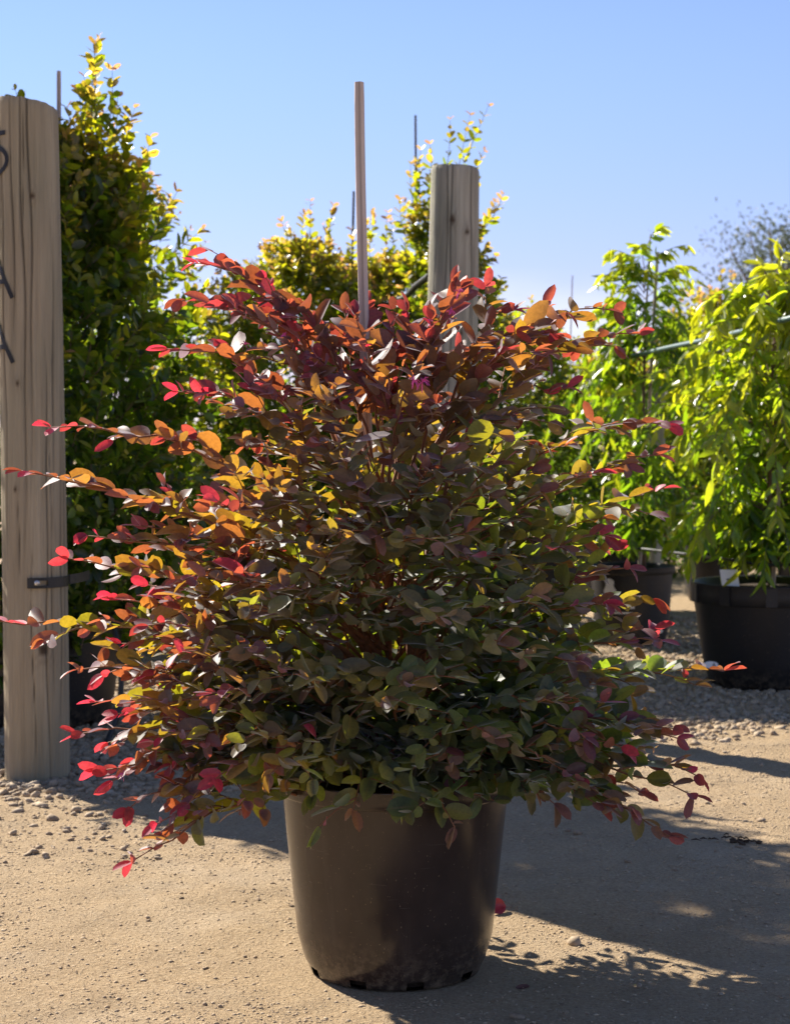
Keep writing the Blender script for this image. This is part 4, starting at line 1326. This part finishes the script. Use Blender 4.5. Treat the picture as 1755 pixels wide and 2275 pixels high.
# ------------------------------------------------------------------ background pots and nursery clutter
bigpot = pot('nursery_pot', 'wide black pot with deep lugged rim under the bright weeping tree', xy(1700, 7.33), 0.285, 0.225, 0.405, M['pot_black'], band=0.078, notched=True)
potA = pot('nursery_pot', 'black pot printed with a white plant logo under the slender weeping tree', xy(1402, 8.78), 0.200, 0.165, 0.362, M['pot_black'])
potC = pot('nursery_pot', 'black pot with grey lettering under the dense dark hedge plant', xy(1208, 9.7), 0.205, 0.168, 0.365, M['pot_black'])
pot('nursery_pot', 'large black pot half hidden behind the tan post', xy(100, 6.45), 0.275, 0.225, 0.36, M['pot_black'])
for (a, d, lab) in ((665, dM1, 'black pot under the rounded golden tipped hedge plant'), (985, dM2, 'black pot under the loose long shooted hedge plant'), (1360, 10.4, 'black pot under the bushy hedge plant behind the bamboo trunk'),
                    (1590, 10.9, 'black pot under the orange tipped hedge plant'), (470, 9.2, 'black pot under the low hedge plant'), (840, 8.7, 'black pot under the golden tipped plant beside the grey post'), (1800, 10.6, 'black pot under the hedge plant at the far right edge'), (235, 8.6, 'black pot under the hedge plant behind the tall pointed one'), (-274.8, 6.78, 'black pot under the very tall slender hedge plant'), (-325.7, 7.4, 'black pot under the broad dense hedge plant')):
    pot('nursery_pot', lab, xy(a, d), 0.205, 0.168, 0.365, M['pot_black'])


def on_pot(cx, cy, r_top, r_bot, h, pts2, ang0, zc):
    """wrap flat (x,z) points on the outer wall of a pot"""
    pts2 = np.asarray(pts2, float)
    z = zc + pts2[:, 1]
    rr = r_bot + (r_top - 0.010 - r_bot) * (z / h) + 0.002
    th = ang0 + pts2[:, 0] / rr
    return np.stack([cx + rr * np.cos(th), cy + rr * np.sin(th), z], 1)


# lettering: mesh of a text, bent round the pot wall
def text_on_pot(s, parent, cx, cy, rt_, rb_, hb, ang0, zc, size, mat):
    cu = bpy.data.curves.new('lettering', 'FONT'); cu.body = s; cu.size = size; cu.resolution_u = 3
    cu.align_x = 'CENTER'
    tmp = bpy.data.objects.new('lettering', cu); COL.objects.link(tmp)
    bpy.context.view_layer.update()
    me = tmp.to_mesh()
    v = np.array([list(q.co) for q in me.vertices]); f = [tuple(p.vertices) for p in me.polygons]
    tmp.to_mesh_clear()
    bpy.data.objects.remove(tmp); bpy.data.curves.remove(cu)
    mesh_np('lettering', on_pot(cx, cy, rt_, rb_, hb, v[:, :2], ang0, zc), f, mat, parent, (cx, cy, 0), False)


cC = xy(1208, 9.7)
text_on_pot('stanten', potC, cC[0], cC[1], 0.205, 0.168, 0.331, -math.pi / 2 + 0.62, 0.208, 0.055, M['print_grey'])
bar = [(x, z) for x in np.linspace(-0.16, 0.10, 14) for z in (-0.004, 0.004)]
mesh_np('printed_line', on_pot(cC[0], cC[1], 0.205, 0.168, 0.331, bar, -math.pi / 2 + 0.3, 0.165), [(2 * i, 2 * i + 2, 2 * i + 3, 2 * i + 1) for i in range(13)], M['print_white'], potC, (cC[0], cC[1], 0), False)
cA = xy(1402, 8.78)
leafshape = [(0, -0.045)] + [(0.03 * math.sin(a) * (1 + 0.25 * math.cos(5 * a)), 0.012 - 0.05 * math.cos(a)) for a in np.linspace(0.3, 5.98, 26)]
fan = [(0, 0.0)] + leafshape
mesh_np('printed_logo', on_pot(cA[0], cA[1], 0.200, 0.165, 0.328, fan, -math.pi / 2 - 0.68, 0.25), [(0, i, i + 1) for i in range(1, len(fan) - 1)] + [(0, len(fan) - 1, 1)], M['print_white'], potA, (cA[0], cA[1], 0), False)
for zz, x0, x1, hw in ((0.172, -0.05, 0.03, .006), (0.155, -0.02, 0.09, .0035), (0.182, 0.05, 0.10, .006)):
    bar = [(x, z) for x in np.linspace(x0, x1, 8) for z in (-hw, hw)]
    mesh_np('printed_line', on_pot(cA[0], cA[1], 0.200, 0.165, 0.328, bar, -math.pi / 2 - 0.6, zz), [(2 * i, 2 * i + 2, 2 * i + 3, 2 * i + 1) for i in range(7)], M['print_white'], potA, (cA[0], cA[1], 0), False)

# white plant tag stuck in the wide pot
tp = P(1625, 1312, 7.13)
tg = thing('plant_tag', 'white plant tag standing in the wide lugged black pot', 'tag', tp)
w_, h_ = 0.033, 0.090
v, f = box((0, 0, h_ / 2), (w_, 0.0008, h_ / 2)); v[:, 0] += v[:, 2] * -0.12; v[:, 1] += v[:, 2] * 0.15; v[:, 2] -= 0.012
mesh_np('card', v + tp, f, M['white'], tg, tp, False)
for (x, z, a, b) in ((-0.004, 0.042, 0.011, 0.0035),):
    q = np.array([[x - a, 0, z - b], [x + a, 0, z - b * 0.6], [x + a, 0, z + b], [x - a, 0, z + b * 0.6]]); q[:, 0] += q[:, 2] * -0.12; q[:, 1] += q[:, 2] * 0.15 - 0.0035
    mesh_np('print_mark', q + tp, [(0, 1, 2, 3)], M['black_paint'], tg, tp, False)
# two small oval tags marked A
for (a, b, d, lab) in ((1458, 1402, 8.50, 'small oval white tag marked A on the white logo pot'), (1578, 1477, 7.02, 'small oval white tag marked A beside the wide black pot')):
    c = P(a, b, d)
    og = thing('oval_tag', lab, 'tag', c, 'oval tags marked A')
    th = np.linspace(0, 2 * np.pi, 20, endpoint=False)
    ring = np.stack([0.028 * np.cos(th), 0 * th - 0.001, 0.013 * np.sin(th) + 0.006 * np.cos(th) * 0], 1)
    vv = np.vstack([ring, ring + [0, 0.002, 0]])
    ff = [tuple(range(20)), tuple(range(39, 19, -1))] + [(i, (i + 1) % 20, 20 + (i + 1) % 20, 20 + i) for i in range(20)]
    mesh_np('plate', vv + c, ff, M['white'], og, c, False)
    ac = Acc()
    for s_ in A_ST:
        p0 = np.array(s_[0]) * [0.010, 0.014] + [0.012, 0]; p1 = np.array(s_[1]) * [0.010, 0.014] + [0.012, 0]
        dv = (p1 - p0) / np.linalg.norm(p1 - p0); nv_ = np.array([-dv[1], dv[0]]) * 0.0012
        q = [p0 - nv_, p0 + nv_, p1 + nv_, p1 - nv_]
        ac.add(np.array([[k[0], -0.0022, k[1]] for k in q]) + c, [(0, 1, 2, 3)])
    ac.build('letter', M['black_paint'], og, c, False)

# stakes among the hedge
stake('cane', 'grey brown cane showing above the tall hedge plant by the tan post', P(134, 158, 6.5), (xy(138, 6.5)[0], 6.5, 0.3), 0.013, M['stake'])
stake('cane', 'thin grey cane leaning out of the golden tipped hedge plant', P(787, 425, 8.5), (xy(770, 8.5)[0], 8.5, 0.3), 0.010, M['stake_grey'])
stake('cane', 'thin tapered cane rising left of the grey post top', P(924, 256, 8.1), (xy(930, 8.1)[0], 8.1, 0.3), 0.009, M['stake_grey'])
stake('cane', 'thin pale cane against the low white cloud', P(1272, 612, 10.5), (xy(1250, 10.5)[0], 10.5, 0.0), 0.006, M['stake'])
stake('cane', 'long bamboo cane supporting the slender weeping tree', P(1462, 560, 8.72), (xy(1418, 8.72)[0], 8.72, 0.3), 0.014, M['stake'])
stake('cane', 'pinkish squared stake supporting the full weeping tree', P(1751, 615, 7.3), (xy(1715, 7.3)[0], 7.3, 0.35), 0.016, M['stake'])
post('timber_post', 'slim grey timber post behind the slender weeping tree', (xy(1452, 9.3)[0], 9.3, -0.02), P(1462, 858, 9.3), 0.032, M['post_b'], 19, [], 0.006, 1.0, 5)

# pipes
def pipe(name, label, pts, rad, mat, cat):
    p = np.array(pts, float)
    q = [p[0]]
    for i in range(len(p) - 1):
        for s in np.linspace(0, 1, 9)[1:]:
            # Catmull-Rom
            p0 = p[max(i - 1, 0)]; p1 = p[i]; p2 = p[i + 1]; p3 = p[min(i + 2, len(p) - 1)]
            q.append(0.5 * (2 * p1 + (p2 - p0) * s + (2 * p0 - 5 * p1 + 4 * p2 - p3) * s * s + (3 * p1 - p0 - 3 * p2 + p3) * s ** 3))
    V_, F_ = tube(np.array(q), rad, 10)
    o = mesh_np(name, V_, F_, mat, None, p[0])
    return tag(o, label, cat)


pipe('trellis_rail', 'blue green pipe rail running through the weeping trees', [P(1330, 812, 9.2), P(1460, 778, 8.4), P(1600, 748, 7.7), P(1735, 712, 7.1), P(1840, 685, 6.8)], 0.0105, M['bluepipe'], 'pipe')
pipe('support_rail', 'dark rail curving off the grey post into the hedge', [P(955, 612, 6.68), P(925, 635, 7.2), P(890, 665, 7.9), P(800, 690, 8.3)], 0.012, M['black_plastic'], 'pipe')
pipe('irrigation_hose', 'black hose bending down beside the pot behind the tan post', [P(245, 1370, 6.15), P(262, 1430, 6.1), P(270, 1500, 6.08), P(264, 1580, 6.05), P(238, 1650, 5.98), P(225, 1690, 5.7)], 0.009, M['hose'], 'hose')
pipe('drip_line', 'thin black irrigation line looping across the rims of two black pots', [P(1380, 1215, 8.6), P(1450, 1222, 8.3), P(1530, 1232, 7.8), P(1620, 1243, 7.2), P(1700, 1255, 7.1), P(1790, 1252, 7.2)], 0.006, M['black_plastic'], 'hose')

# ------------------------------------------------------------------ litter on the ground
def fallen_leaf(label, px, py, L_, W_, rz, mat, lift=0.004, lean=0.5):
    d = F * CAMH / (py - HY)
    x = (px - CX) / F * d
    U, Vv, Wt, Fq = T_OVAL
    v = np.stack([(U - 0.5) * L_, 0.5 * W_ * Vv * Wt, 0.30 * W_ * np.abs(Vv) * Wt + 0.25 * L_ * (U - 0.5) ** 2], 1)
    m_ = Matrix.Rotation(rz, 3, 'Z') @ Matrix.Rotation(lean, 3, 'X')
    v = v @ np.array(m_).T
    z0 = float(gz(x, d))
    v[:, 2] += z0 + lift - v[:, 2].min()
    o = mesh_np('fallen_leaf', v + [x, d, 0], Fq, mat, None, (x, d, z0))
    return tag(o, label, 'leaf')


fallen_leaf('bright red fallen leaf lying at the right of the brown pot', 1102, 2030, 0.042, 0.034, 0.4, M['fallen'], 0.001, 1.0)
fallen_leaf('small dry reddish leaf lying on the shaded sand', 1160, 2192, 0.030, 0.010, 0.5, M['fallen_dark'], 0.0, 0.7)
d_ = F / (1876 - HY); cx_ = (1620 - CX) / F * d_
lit = thing('leaf_litter', 'dark scrap of twigs and litter on the shaded sand', 'litter', (cx_, d_, 0))
for k in range(14):
    a = rng.uniform(-0.5, 0.5); c = np.array([cx_ + rng.normal(0, 0.035), d_ + rng.normal(0, 0.015), 0.004 + 0.012 * rng.random()])
    ln = rng.uniform(0.012, 0.035)
    dv = np.array([math.cos(a), math.sin(a), rng.normal(0, 0.05)]) * ln / 2.6
    V_, F_ = tube([c - dv, c + [0, 0, 0.003], c + dv], [0.0012, 0.0025, 0.0008], 5)
    mesh_np('twig', V_, F_, M['debris'], lit, c)
for k in range(8):
    c = np.array([cx_ + 0.02 + rng.normal(0, 0.022), d_ + rng.normal(0, 0.012), 0.006])
    v, f = ICO_V * np.array([0.010, 0.007, 0.005]) * rng.uniform(0.6, 1.3, (12, 1)) + c, ICO_F.copy()
    mesh_np('clod', v, f, M['debris'], lit, c, False)
